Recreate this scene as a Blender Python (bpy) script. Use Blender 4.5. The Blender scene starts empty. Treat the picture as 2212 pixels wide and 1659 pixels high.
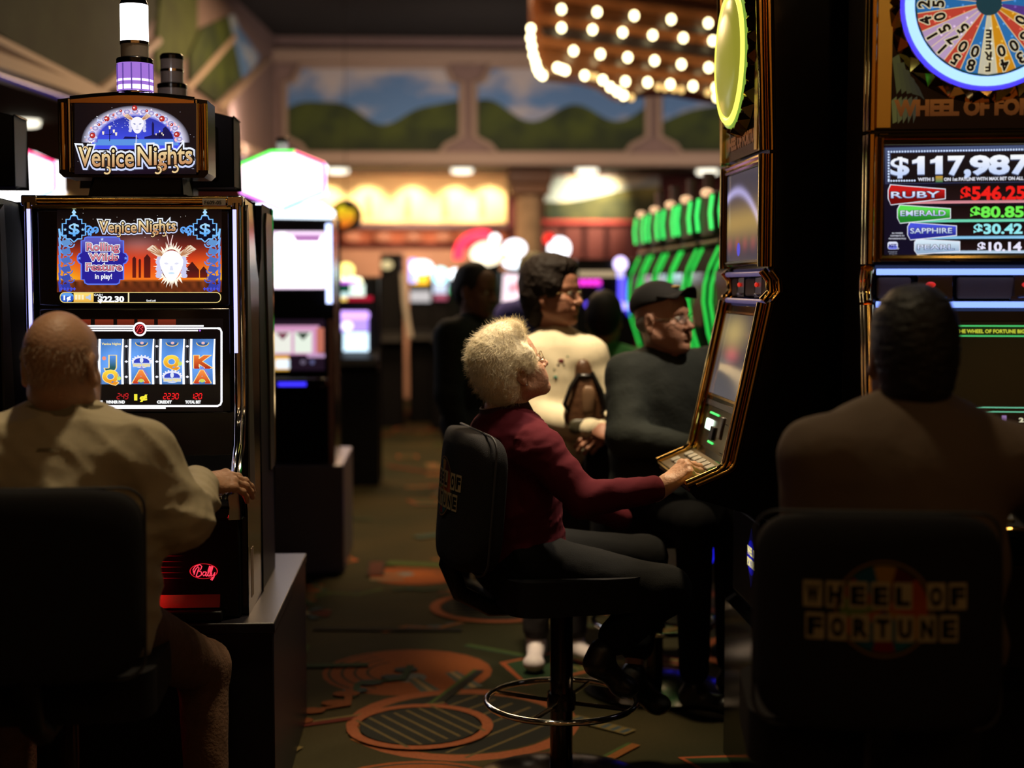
import bpy, math, random
import numpy as np
from mathutils import Vector, Matrix, noise
from mathutils.geometry import tessellate_polygon

S = bpy.context.scene
COL = S.collection
PI = math.pi
V = Vector
# ------------------------------------------------------------------ camera
F, CX, CY = 50 / 36 * 2212, 1106.0, 829.5
YAW, PITCH = math.atan(176 / F), math.atan(214.5 / F)
CAM = V((0, 0, 1.5))
FW = V((math.sin(YAW) * math.cos(PITCH), math.cos(YAW) * math.cos(PITCH), -math.sin(PITCH)))
RT = V((math.cos(YAW), -math.sin(YAW), 0))
UP = RT.cross(FW)
cd = bpy.data.cameras.new('camera'); cam = bpy.data.objects.new('camera', cd); COL.objects.link(cam)
cd.lens = 50; cd.sensor_width = 36; cd.sensor_fit = 'HORIZONTAL'; cd.clip_end = 200
cd.dof.use_dof = True; cd.dof.focus_distance = 3.85; cd.dof.aperture_fstop = 1.5
cam.matrix_world = Matrix(((RT.x, UP.x, -FW.x, 0), (RT.y, UP.y, -FW.y, 0), (RT.z, UP.z, -FW.z, 1.5), (0, 0, 0, 1)))
S.camera = cam
S.view_settings.view_transform = 'Standard'; S.view_settings.look = 'None'
S.view_settings.exposure = 0.0; S.view_settings.gamma = 1.0; S.view_settings.use_curve_mapping = False
w = bpy.data.worlds.new('hall_dark'); S.world = w; w.use_nodes = True
w.node_tree.nodes['Background'].inputs[0].default_value = (0.05, 0.035, 0.03, 1)
w.node_tree.nodes['Background'].inputs[1].default_value = 0.03


def ray(px, py): return FW + RT * ((px - CX) / F) - UP * ((py - CY) / F)
def P(px, py, Y):                      # point of the hall seen at a pixel, on the plane y = Y
    d = ray(px, py); return CAM + d * (Y / d.y)
def PX(px, py, X):
    d = ray(px, py); return CAM + d * (X / d.x)
def PZ(px, py, Z):
    d = ray(px, py); return CAM + d * ((Z - 1.5) / d.z)


def light(kind, loc, power, color, size=.3, target=None, spot=None, blend=.5, name='lamp'):
    d = bpy.data.lights.new(name, kind); d.energy = power; d.color = color
    if kind == 'AREA': d.shape = 'DISK'; d.size = size
    else: d.shadow_soft_size = size
    if spot: d.spot_size = math.radians(spot); d.spot_blend = blend
    o = bpy.data.objects.new(name, d); COL.objects.link(o); o.location = loc
    if target is not None: o.rotation_euler = (V(target) - V(loc)).to_track_quat('-Z', 'Y').to_euler()
    else: o.rotation_euler = (0, 0, 0)
    return o


WARM = (1, .78, .47)
# unseen overhead spots; those marked added only brighten one figure
light('SPOT', (.62, 4.80, 4.35), 760, WARM, .10, (.26, 4.12, 0), 34, .8, name='overhead_spot')
light('SPOT', (1.7, 4.1, 4.35), 420, (1, .80, .58), .08, (.85, 5.05, 1.34), 11, .8, name='overhead_spot')  # added to brighten the capped man's face
light('SPOT', (1.35, 3.55, 4.35), 210, (1, .83, .62), .08, (.31, 4.12, 1.27), 9.5, .7, name='overhead_spot')  # added in place of screen glow on the seated woman's near cheek
light('SPOT', (1.25, 4.75, 4.35), 420, (1, .85, .66), .08, (.34, 4.12, 1.2), 16, .8, name='overhead_spot')
light('SPOT', (.15, 4.75, 4.35), 1000, (1, .80, .52), .10, (.47, 5.50, 1.25), 19, .9, name='overhead_spot')
light('SPOT', (.9, 6.6, 4.35), 90, WARM, .10, (.95, 6.8, 0), 34, .8, name='overhead_spot')  # added to lift the green-topped figure out of the dark
light('SPOT', (-.3, 8.3, 4.35), 1000, (1, .64, .32), .2, (-.25, 8.6, 0), 52, .9, name='overhead_spot')
light('SPOT', (-.5, 12.0, 4.35), 900, (1, .64, .34), .2, (-.3, 12.0, 0), 60, .9, name='overhead_spot')
light('SPOT', (-.30, 3.50, 4.35), 210, WARM, .10, (-.70, 3.25, 0), 40, .8, name='overhead_spot')
light('SPOT', (.15, 3.15, 4.35), 110, WARM, .10, (.80, 2.75, .6), 34, .8, name='overhead_spot')
light('AREA', (.0, 9.5, 4.3), 80, (1, .66, .36), 1.2, name='ceiling_lamp')
light('AREA', (-.2, 13.2, 4.3), 190, (1, .64, .34), 1.5, name='ceiling_lamp')
# lamps washing the mural band
for x in (-2, .6, 3.2, 5.8):
    light('AREA', (x, 14.6, 3.0), 22, (1, .74, .60), .6, (x, 17, 3.9), name='cove_lamp')
light('AREA', (-1.2, 11.0, 3.0), 7, (1, .74, .66), .6, (-2.4, 12, 3.9), name='cove_lamp')
# added behind the camera: warm lamps and washed wall for the gold to reflect
for x, y, z in ((-2.6, -1.6, 3.9), (-1.3, -2.2, 3.6), (-.2, -1.2, 4.2), (.9, -2.3, 3.7), (2.0, -1.4, 4.1), (3.2, -.6, 3.6), (-3.4, .4, 3.8), (3.8, 1.6, 3.9), (-1.9, .2, 4.3), (1.6, .4, 4.3)):
    light('AREA', (x, y, z), 1.6, (1, .70, .36), .16, (x * .2, 4, 1.2), name='reflection_lamp')
for x in (-6, -4, -2, 0, 2, 4, 6):
    light('SPOT', (x, -1.5, 4.3), 80, (1, .66, .32), .15, (x, -3.0, 3.0), 76, .7, name='added_wall_wash')

# ------------------------------------------------------------------ materials
MATS = {}
def _bs(name):
    m = bpy.data.materials.new(name); m.use_nodes = True
    return m, m.node_tree.nodes, m.node_tree.links, m.node_tree.nodes['Principled BSDF']
def mat(name, col=(.5, .5, .5), rough=.5, metal=0, spec=.5, coat=0, bump=0, bscale=200, var=0, vscale=8, vcol=False, sss=0, stretch=None):
    if name in MATS: return MATS[name]
    m, N, L, b = _bs(name)
    b.inputs['Base Color'].default_value = (*col, 1); b.inputs['Roughness'].default_value = rough
    b.inputs['Metallic'].default_value = metal; b.inputs['Specular IOR Level'].default_value = spec
    b.inputs['Coat Weight'].default_value = coat
    if sss:
        b.inputs['Subsurface Weight'].default_value = sss; b.inputs['Subsurface Radius'].default_value = (.012, .005, .003)
        b.inputs['Subsurface Scale'].default_value = 1
    tc = N.new('ShaderNodeTexCoord')
    src = None
    if vcol:
        a = N.new('ShaderNodeAttribute'); a.attribute_name = 'Col'; src = a.outputs['Color']
    if var or (vcol and var):
        n = N.new('ShaderNodeTexNoise'); n.inputs['Scale'].default_value = vscale; n.inputs['Detail'].default_value = 5
        L.new(tc.outputs['Object'], n.inputs['Vector'])
        r = N.new('ShaderNodeMapRange'); r.inputs[3].default_value = 1 - var; r.inputs[4].default_value = 1 + var
        L.new(n.outputs['Fac'], r.inputs[0])
        x = N.new('ShaderNodeMix'); x.data_type = 'RGBA'; x.blend_type = 'MULTIPLY'; x.inputs[0].default_value = 1
        x.inputs[6].default_value = (*col, 1)
        if src: L.new(src, x.inputs[6])
        L.new(r.outputs[0], x.inputs[7]); src = x.outputs[2]
    if src: L.new(src, b.inputs['Base Color'])
    if bump:
        n = N.new('ShaderNodeTexNoise'); n.inputs['Scale'].default_value = bscale; n.inputs['Detail'].default_value = 4
        if stretch:
            mp = N.new('ShaderNodeMapping'); mp.inputs['Scale'].default_value = stretch
            L.new(tc.outputs['Object'], mp.inputs[0]); L.new(mp.outputs[0], n.inputs['Vector'])
        else: L.new(tc.outputs['Object'], n.inputs['Vector'])
        bp = N.new('ShaderNodeBump'); bp.inputs['Strength'].default_value = bump; bp.inputs['Distance'].default_value = .01
        L.new(n.outputs['Fac'], bp.inputs['Height']); L.new(bp.outputs[0], b.inputs['Normal'])
    MATS[name] = m; return m
def emit(name, col, s=1.0):
    if name in MATS: return MATS[name]
    m, N, L, b = _bs(name)
    b.inputs['Base Color'].default_value = (.02, .02, .02, 1); b.inputs['Roughness'].default_value = .3
    b.inputs['Emission Color'].default_value = (*col, 1); b.inputs['Emission Strength'].default_value = s
    MATS[name] = m; return m
def emitv(name, s=1.0, rough=.12, coat=0.):      # a lit display: emits the colours drawn on it
    if name in MATS: return MATS[name]
    m, N, L, b = _bs(name)
    a = N.new('ShaderNodeAttribute'); a.attribute_name = 'Col'
    b.inputs['Base Color'].default_value = (.01, .01, .01, 1); b.inputs['Roughness'].default_value = rough
    b.inputs['Emission Strength'].default_value = s; L.new(a.outputs['Color'], b.inputs['Emission Color'])
    MATS[name] = m; return m
def glass(name, col=(1, 1, 1), rough=.02, alpha=.25):
    if name in MATS: return MATS[name]
    m, N, L, b = _bs(name)
    b.inputs['Base Color'].default_value = (*col, 1); b.inputs['Roughness'].default_value = rough; b.inputs['Alpha'].default_value = alpha
    MATS[name] = m; return m

BLACK = mat('black_gloss', (.004, .004, .005), .16)
BLACKM = mat('black_laminate', (.004, .004, .005), .45, spec=.25)
CHROME = mat('chrome', (.75, .75, .78), .08, 1)
GOLDC = mat('gold_chrome', (.95, .62, .18), .09, 1)
GOLDD = mat('gold_dark', (.8, .5, .16), .16, 1)
GUN = mat('gunmetal', (.16, .16, .19), .25, 1)
FABB = mat('black_upholstery', (.012, .011, .012), .9, spec=.15, bump=.3, bscale=500)
SCREEN = emitv('screen_glow', 1.0)
SCREENB = emitv('screen_glow_bright', 2.2)
PRINT = mat('printed_art', vcol=True, rough=.5)


def srgb(r, g, b):
    f = lambda c: (c / 255 / 12.92) if c <= 10.3 else ((c / 255 + .055) / 1.055) ** 2.4
    return (f(r), f(g), f(b))

# ------------------------------------------------------------------ objects
def tag(o, label=None, cat=None, group=None, kind=None):
    if label: o['label'] = label
    if cat: o['category'] = cat
    if group: o['group'] = group
    if kind: o['kind'] = kind
    return o
def thing(name, label, cat, loc=(0, 0, 0), rz=0, group=None):
    o = bpy.data.objects.new(name, None); COL.objects.link(o); o.empty_display_size = .1
    o.location = loc; o.rotation_euler = (0, 0, rz)
    return tag(o, label, cat, group)
def tree_copy(o, parent=None):
    c = o.copy(); COL.objects.link(c); c.parent = parent
    for ch in list(o.children): tree_copy(ch, c)
    return c


class MB:                              # collects shapes, builds ONE mesh object
    def __init__(s): s.v, s.f, s.m = [], [], []
    def add(s, v, f, m=0, M=None):
        k = len(s.v)
        s.v += [tuple(M @ V(p)) for p in v] if M is not None else [tuple(p) for p in v]
        s.f += [tuple(i + k for i in q) for q in f]; s.m += [m] * len(f); return s
    def box(s, a, b, m=0, M=None):
        (x0, y0, z0), (x1, y1, z1) = a, b
        return s.add([(x0, y0, z0), (x1, y0, z0), (x1, y1, z0), (x0, y1, z0), (x0, y0, z1), (x1, y0, z1), (x1, y1, z1), (x0, y1, z1)],
                     [(3, 2, 1, 0), (4, 5, 6, 7), (0, 1, 5, 4), (1, 2, 6, 5), (2, 3, 7, 6), (3, 0, 4, 7)], m, M)
    def prism(s, pts, axis, a, b, m=0, M=None):     # polygon extruded along an axis
        n = len(pts)
        mk = {'x': lambda p, t: (t, p[0], p[1]), 'y': lambda p, t: (p[0], t, p[1]), 'z': lambda p, t: (p[0], p[1], t)}[axis]
        v = [mk(p, a) for p in pts] + [mk(p, b) for p in pts]
        f = [(i, (i + 1) % n, n + (i + 1) % n, n + i) for i in range(n)]
        tri = tessellate_polygon([[V((p[0], p[1], 0)) for p in pts]])
        f += [tuple(t) for t in tri] + [tuple(i + n for i in reversed(t)) for t in tri]
        return s.add(v, f, m, M)
    def tube(s, pts, r, n=8, closed=False, m=0, M=None, caps=True):
        pts = [V(p) for p in pts]; k = len(pts); rr = r if isinstance(r, (list, tuple)) else [r] * k
        v, f = [], []; nrm = None
        for i, p in enumerate(pts):
            t = (pts[(i + 1) % k] - pts[i - 1]) if closed else (pts[min(i + 1, k - 1)] - pts[max(i - 1, 0)])
            if t.length < 1e-9: t = V((0, 0, 1))
            t.normalize()
            if nrm is None: nrm = t.orthogonal().normalized()
            else:
                nrm = nrm - t * nrm.dot(t)
                nrm = nrm.normalized() if nrm.length > 1e-6 else t.orthogonal().normalized()
            b = t.cross(nrm)
            v += [p + (nrm * math.cos(2 * PI * j / n) + b * math.sin(2 * PI * j / n)) * rr[i] for j in range(n)]
        for i in range(k if closed else k - 1):
            a, c = i * n, ((i + 1) % k) * n
            f += [(a + j, a + (j + 1) % n, c + (j + 1) % n, c + j) for j in range(n)]
        if not closed and caps: f += [tuple(reversed(range(n))), tuple(range((k - 1) * n, k * n))]
        return s.add(v, f, m, M)
    def lathe(s, prof, n=24, m=0, M=None):          # prof: (r, z) about local z
        v, f = [], []
        for r, z in prof: v += [(r * math.cos(2 * PI * j / n), r * math.sin(2 * PI * j / n), z) for j in range(n)]
        for i in range(len(prof) - 1):
            f += [(i * n + j, i * n + (j + 1) % n, (i + 1) * n + (j + 1) % n, (i + 1) * n + j) for j in range(n)]
        f += [tuple(reversed(range(n))), tuple(range((len(prof) - 1) * n, len(prof) * n))]
        return s.add(v, f, m, M)
    def ball(s, c, r, e=1.0, nu=16, nv=10, m=0, M=None):   # super-ellipsoid
        r = (r, r, r) if not isinstance(r, (tuple, list)) else r
        sp = lambda x: math.copysign(abs(x) ** e, x)
        v, f = [], []
        for i in range(nv + 1):
            a = -PI / 2 + PI * i / nv
            for j in range(nu):
                b = 2 * PI * j / nu
                v.append((c[0] + r[0] * sp(math.cos(a)) * sp(math.cos(b)), c[1] + r[1] * sp(math.cos(a)) * sp(math.sin(b)), c[2] + r[2] * sp(math.sin(a))))
        for i in range(nv):
            f += [(i * nu + j, i * nu + (j + 1) % nu, (i + 1) * nu + (j + 1) % nu, (i + 1) * nu + j) for j in range(nu)]
        return s.add(v, f, m, M)
    def build(s, name, mats, parent=None, bevel=0, smooth=True, seg=2, ang=40, loc=None):
        me = bpy.data.meshes.new(name); me.from_pydata(s.v, [], s.f); me.validate()
        mats = mats if isinstance(mats, (list, tuple)) else [mats]
        for x in mats: me.materials.append(x)
        if len(mats) > 1 and len(me.polygons) == len(s.m): me.polygons.foreach_set('material_index', s.m)
        if smooth:
            me.polygons.foreach_set('use_smooth', [True] * len(me.polygons)); me.set_sharp_from_angle(angle=math.radians(ang))
        o = bpy.data.objects.new(name, me); COL.objects.link(o)
        if parent: o.parent = parent
        if loc is not None: o.location = loc
        if bevel:
            md = o.modifiers.new('edge', 'BEVEL'); md.width = bevel; md.segments = seg; md.limit_method = 'ANGLE'; md.angle_limit = math.radians(50)
            md.harden_normals = False
        return o

# ------------------------------------------------------------------ drawn surfaces
_TX = {}
def glyphs(txt, off=0.0, shear=0.0, space=1.0):
    k = (txt, off, shear, space)
    if k not in _TX:
        c = bpy.data.curves.new('lettering', 'FONT'); c.body = txt; c.size = 1; c.offset = off; c.shear = shear; c.space_character = space
        c.resolution_u = 3; c.fill_mode = 'FRONT'
        o = bpy.data.objects.new('lettering', c); COL.objects.link(o)
        me = bpy.data.meshes.new_from_object(o.evaluated_get(bpy.context.evaluated_depsgraph_get()))
        _TX[k] = (np.array([v.co[:2] for v in me.vertices]).reshape(-1, 2), [tuple(p.vertices) for p in me.polygons])
        bpy.data.objects.remove(o); bpy.data.curves.remove(c); bpy.data.meshes.remove(me)
    return _TX[k]


class Canvas:                          # flat artwork in the plane of a panel; one mesh, colours per corner
    def __init__(s, mapf, eps=6e-5): s.mapf, s.v, s.f, s.c, s.L, s.eps = mapf, [], [], [], 0, eps
    def raw(s, pts, faces, cols):
        s.L += 1; k = len(s.v)
        s.v += [(p[0], p[1], s.L) for p in pts]; s.c += list(cols); s.f += [tuple(i + k for i in q) for q in faces]
    def poly(s, pts, col):
        n = len(pts)
        cols = [col(*p) for p in pts] if callable(col) else (col if isinstance(col, list) else [col] * n)
        f = [tuple(range(n))] if n <= 4 else tessellate_polygon([[V((p[0], p[1], 0)) for p in pts]])
        s.raw(pts, f, cols)
    def rect(s, x0, y0, x1, y1, c0, c1=None): s.poly([(x0, y0), (x1, y0), (x1, y1), (x0, y1)], [c0, c0, c1 or c0, c1 or c0])
    def grid(s, x0, y0, x1, y1, nx, ny, fn):
        pts = [(x0 + (x1 - x0) * i / nx, y0 + (y1 - y0) * j / ny) for j in range(ny + 1) for i in range(nx + 1)]
        f = [(j * (nx + 1) + i, j * (nx + 1) + i + 1, (j + 1) * (nx + 1) + i + 1, (j + 1) * (nx + 1) + i) for j in range(ny) for i in range(nx)]
        s.raw(pts, f, [fn(*p) for p in pts])
    def disc(s, x, y, rx, ry, c, ce=None, n=20, a0=0, a1=2 * PI):
        pts = [(x, y)] + [(x + rx * math.cos(a0 + (a1 - a0) * i / n), y + ry * math.sin(a0 + (a1 - a0) * i / n)) for i in range(n + 1)]
        s.raw(pts, [(0, i + 1, i + 2) for i in range(n)], [c] + [ce or c] * (n + 1))
    def ring(s, x, y, r0, r1, c, c1=None, n=40, a0=0, a1=2 * PI, ky=1.0):
        pts = []
        for i in range(n + 1):
            a = a0 + (a1 - a0) * i / n
            pts += [(x + r0 * math.cos(a), y + ky * r0 * math.sin(a)), (x + r1 * math.cos(a), y + ky * r1 * math.sin(a))]
        s.raw(pts, [(2 * i, 2 * i + 1, 2 * i + 3, 2 * i + 2) for i in range(n)], [c, c1 or c] * (n + 1))
    def line(s, pts, wd, col, close=False):
        P_ = [V((p[0], p[1])) for p in pts]; n = len(P_); out = []
        ws = wd if isinstance(wd, (list, tuple)) else [wd] * n
        for i, p in enumerate(P_):
            a = P_[i - 1] if (i or close) else p; b = P_[(i + 1) % n] if (i < n - 1 or close) else p
            t = b - a; t = t.normalized() if t.length > 1e-9 else V((1, 0)); q = V((-t.y, t.x)) * ws[i] / 2
            out += [tuple(p + q), tuple(p - q)]
        f = [(2 * i, 2 * i + 1, (2 * i + 3) % (2 * n), (2 * i + 2) % (2 * n)) for i in range(n if close else n - 1)]
        s.raw(out, f, [col] * len(out))
    def rrect(s, x0, y0, x1, y1, r, col, wd=None):
        pts = []
        for cx, cy, a in ((x1 - r, y0 + r, -90), (x1 - r, y1 - r, 0), (x0 + r, y1 - r, 90), (x0 + r, y0 + r, 180)):
            pts += [(cx + r * math.cos(math.radians(a + t)), cy + r * math.sin(math.radians(a + t))) for t in (0, 22, 45, 68, 90)]
        if wd: s.line(pts, wd, col, True)
        else: s.poly(pts, col)
    def text(s, txt, x0, y0, x1, h, col, col2=None, off=0.0, shear=0.0, space=1.0, warp=None, rot=None):
        b, _ = glyphs(txt, 0.0, shear, space)       # x0,y0: start of the baseline (y down); h: capital height
        v, f = glyphs(txt, off, shear, space)
        lo, hi = b[:, 0].min(), b[:, 0].max()
        sx = (x1 - x0) / (hi - lo); sy = h / .73
        pts, cols = [], []
        for (x, y) in v:
            X, Y = x0 + (x - lo) * sx, y0 - y * sy
            t = min(max(y / .73, 0), 1)
            cols.append(col if col2 is None else tuple(col2[i] + (col[i] - col2[i]) * t for i in range(3)))
            if warp: X, Y = warp(X, Y)
            if rot:
                cx, cy, a = rot; ca, sa = math.cos(a), math.sin(a)
                X, Y = cx + (X - cx) * ca - (Y - cy) * sa, cy + (X - cx) * sa + (Y - cy) * ca
            pts.append((X, Y))
        s.raw(pts, f, cols)
    def star(s, x, y, r, col, n=5):
        s.poly([(x + (r if i % 2 == 0 else r * .42) * math.sin(PI * i / n), y - (r if i % 2 == 0 else r * .42) * math.cos(PI * i / n)) for i in range(2 * n)], col)
    def build(s, name, m, parent=None):
        pts = [s.mapf(x, y, -L * s.eps) for x, y, L in s.v]
        me = bpy.data.meshes.new(name); me.from_pydata([tuple(p) for p in pts], [], s.f)
        me.materials.append(m)
        a = me.color_attributes.new('Col', 'FLOAT_COLOR', 'POINT')
        a.data.foreach_set('color', [x for c in s.c for x in (*c[:3], 1)])
        o = bpy.data.objects.new(name, me); COL.objects.link(o)
        if parent: o.parent = parent
        return o


def planemap(root, Y0, n=None, o=None):
    """photo pixels -> the panel plane, in the frame of the thing that carries it (layers rise towards the viewer)"""
    n = V(n or (0, -1, 0)); o = V(o or (0, Y0, 0))
    M = (Matrix.Translation(root.location) @ root.rotation_euler.to_matrix().to_4x4()).inverted()
    def f(x, y, lift):
        d = ray(x, y); t = (o - CAM).dot(n) / d.dot(n)
        return M @ (CAM + d * t - n * lift)
    return f
# ================================================================== slot machines
def W(r, g=None, b=None, k=1.0):
    g = r if g is None else g; b = r if b is None else b
    c = srgb(r, g, b); return tuple(x * k for x in c)
WHITE = (1, 1, 1); K0 = (.002, .002, .003)


def venice_title(c, x0, x1, y0, h, dim=1.0, warp=None):
    """the two-word display lettering with its dark and its white outline"""
    xm = x0 + (x1 - x0) * .50
    parts = (('Venice', x0, xm - h * .10), ('Nights', xm + h * .12, x1))
    for off, a, b in ((.15, W(240, 246, 255), W(205, 216, 255)), (.08, W(28, 20, 14), None), (.016, W(255, 236, 176), W(196, 138, 92))):
        for t, a0, a1 in parts:
            c.text(t, a0, y0 + (0 if t == 'Venice' else -h * .06), a1, h, a, b, off=off, warp=warp)
    q = warp or (lambda x, y: (x, y))
    for wd, col in ((h * .16, W(28, 20, 14)), (h * .085, W(240, 205, 150))):     # curls under n, g and h, on top of V
        for cx, cy, s in ((x0 + (xm - x0) * .50, y0 + h * .10, 1), (xm + (x1 - xm) * .40, y0 + h * .12, 1), (xm + (x1 - xm) * .70, y0 + h * .10, 1)):
            c.line([q(cx - h * .02 + s * h * .17 * math.cos(t), cy + h * .10 + h * .17 * math.sin(t)) for t in [(-.5 + i * .16) * PI for i in range(9)]], wd, col)
        c.line([q(x0 + (xm - x0) * .02 + h * .28 + h * .11 * math.cos(t), y0 - h * .86 + h * .11 * math.sin(t)) for t in [(.8 + i * .18) * PI for i in range(8)]], wd * .8, col)


def mask_face(c, x, y, s, glow=False):
    """white carnival mask with plumes"""
    if glow:
        for a in range(54):
            t = 2 * PI * a / 54
            c.poly([(x + s * .55 * math.cos(t - .09), y + s * .78 * math.sin(t - .09)), (x + s * (.74 + .10 * (a * 7 % 3)) * math.cos(t + .05), y + s * (.98 + .12 * (a * 5 % 3)) * math.sin(t + .05)), (x + s * .55 * math.cos(t + .09), y + s * .78 * math.sin(t + .09))], W(255, 240, 220, 1.2))
    for sg in (-1, 1):
        c.poly([(x + sg * s * .30, y - s * .55), (x + sg * s * .95, y - s * 1.0), (x + sg * s * 1.25, y - s * .78), (x + sg * s * .72, y - s * .42), (x + sg * s * .55, y - s * .2)], W(236, 214, 190))
        for i in range(4):
            c.line([(x + sg * s * .38, y - s * .42), (x + sg * s * (.85 + .1 * i), y - s * (.98 - .09 * i))], s * .05, W(190, 130, 90))
        for i in range(6):
            c.disc(x + sg * s * (.60 + .05 * (i % 2)), y - s * .3 + i * s * .17, s * .15, s * .12, W(205, 205, 240))
    n = 22
    pts = []
    for i in range(n):
        t = 2 * PI * i / n; r = 1 - .17 * max(0, math.sin(t)) * abs(math.cos(t)) * 2
        pts.append((x + s * .62 * math.cos(t) * r * (1 if math.sin(t) < 0 else .92), y + s * (.80 if math.sin(t) > 0 else .72) * math.sin(t)))
    c.poly(pts, W(250, 248, 255, 1.3 if glow else 1.0))
    for sg in (-1, 1):
        c.poly([(x + sg * s * .12, y - s * .04), (x + sg * s * .24, y - s * .12), (x + sg * s * .40, y - s * .09), (x + sg * s * .27, y + s * .0)], W(120, 130, 190) if not glow else W(225, 226, 246))
    c.poly([(x - s * .05, y + s * .05), (x + s * .05, y + s * .05), (x + s * .1, y + s * .28), (x - s * .1, y + s * .28)], W(226, 228, 248))
    c.disc(x, y + s * .42, s * .16, s * .05, W(190, 190, 226) if not glow else W(205, 230, 250))


def art_topper(c):
    rnd = random.Random(3)
    c.grid(161, 223, 424, 376, 20, 12, lambda x, y: W(14 + 8 * math.exp(-((x - 290) / 90) ** 2), 10, 14 + 20 * math.exp(-((x - 292) / 90) ** 2 - ((y - 350) / 60) ** 2)))
    for i in range(26): c.disc(rnd.uniform(165, 420), rnd.uniform(228, 372), .7, .7, W(210, 210, 230), n=6)
    # arched blue night scene
    arch = [(293 + 96 * math.cos(t), 305 - 62 * math.sin(t)) for t in [PI * i / 24 for i in range(25)]]
    c.poly([(200, 322)] + arch[::-1] + [(388, 322)], lambda x, y: tuple(a * (.35 + .8 * min(1, max(0, (y - 243) / 70))) for a in W(62, 76, 226)))
    c.poly([(205, 301), (384, 301), (386, 314), (202, 314)], W(92, 148, 226))
    dk = W(22, 22, 84)
    c.poly([(312, 296), (328, 292), (328, 268), (330, 262), (333, 268), (333, 291), (340, 288), (352, 284), (352, 278), (359, 272), (366, 278), (366, 284), (375, 284), (378, 300), (312, 300)], dk)
    c.poly([(266, 300), (270, 295), (296, 296), (300, 300)], dk)
    for lx, ly, k in ((237, 305, 1.0), (345, 300, .55)):
        c.line([(lx, ly), (lx, ly - 26 * k)], 1.6 * k, W(10, 10, 30))
        for dx, dy in ((-14, -21), (0, -33), (9, -25), (14, -19)):
            c.line([(lx, ly - 14 * k), (lx + dx * k, ly + (dy + 6) * k)], 1.0 * k, W(10, 10, 30))
            c.poly([(lx + (dx - 2.5) * k, ly + dy * k), (lx + (dx + 2.5) * k, ly + dy * k), (lx + (dx + 1.6) * k, ly + (dy + 7) * k), (lx + (dx - 1.6) * k, ly + (dy + 7) * k)], W(255, 240, 215))
    # sparkling garland and red balls
    for k0, k1, ca, cb in ((.84, .97, W(62, 76, 226, .8), W(226, 222, 250)), (.97, 1.03, W(226, 222, 250), W(226, 222, 250)), (1.03, 1.20, W(226, 222, 250), W(16, 11, 24))):
        pts = []; cl = []
        for i in range(41):
            t = PI * i / 40
            for k, cc in ((k0, ca), (k1, cb)): pts.append((293 + 98 * k * math.cos(t), 308 - 67 * k * math.sin(t))); cl.append(cc)
        c.raw(pts, [(2 * i, 2 * i + 1, 2 * i + 3, 2 * i + 2) for i in range(40)], cl)
    for i in range(260):
        t = PI * rnd.random(); k = rnd.gauss(1, .05)
        r = abs(rnd.gauss(1.2, .8)) + .5
        c.disc(293 + 96 * k * math.cos(t), 308 - 66 * k * math.sin(t), r, r, rnd.choice([W(255, 250, 250), W(235, 225, 255), W(255, 190, 200), W(200, 215, 255)]), n=7)
    for i in range(17):
        t = PI * (i + .5) / 17
        c.disc(293 + 96 * math.cos(t), 307 - 66 * math.sin(t), 6.5, 5, W(245, 240, 255), W(120, 110, 190), n=9)
    for x, y, r in ((201, 293, 6.3), (232, 257, 6), (292, 234, 6), (351, 257, 6.2), (383, 291, 6.3), (262, 240, 3), (318, 240, 3), (215, 270, 3), (372, 270, 3.2), (246, 249, 2.6), (340, 249, 2.6)):
        c.disc(x, y, r, r, W(226, 74, 66), W(150, 26, 30), n=14); c.disc(x - r * .25, y - r * .1, r * .35, r * .3, W(255, 225, 220), n=8)
    for i in range(30): c.disc(rnd.uniform(205, 285), rnd.uniform(252, 276), .8, .8, WHITE, n=5)
    mask_face(c, 298, 270, 24)
    c.line([(296, 292), (295, 312)], 1.6, W(240, 240, 250))
    bend = lambda x, y: (x, y + 7 - 13 * (1 - ((x - 292) / 125) ** 2) * 0 + .0 * x + (2.5 * math.sin((x - 170) / 60)))
    venice_title(c, 172, 416, 351, 42, warp=bend)
    c.text('TM', 415, 366, 420, 2.4, W(200, 200, 220))


def scroll(c, x, y, r, a0, sg, col, wd):
    pts = []
    for i in range(16):
        t = i / 15; rr = r * (1 - .75 * t); a = a0 + sg * t * 2.6 * PI
        pts.append((x + rr * math.cos(a), y + rr * math.sin(a)))
    c.line(pts, [wd * (1 - .5 * i / 15) for i in range(16)], col)


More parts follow.
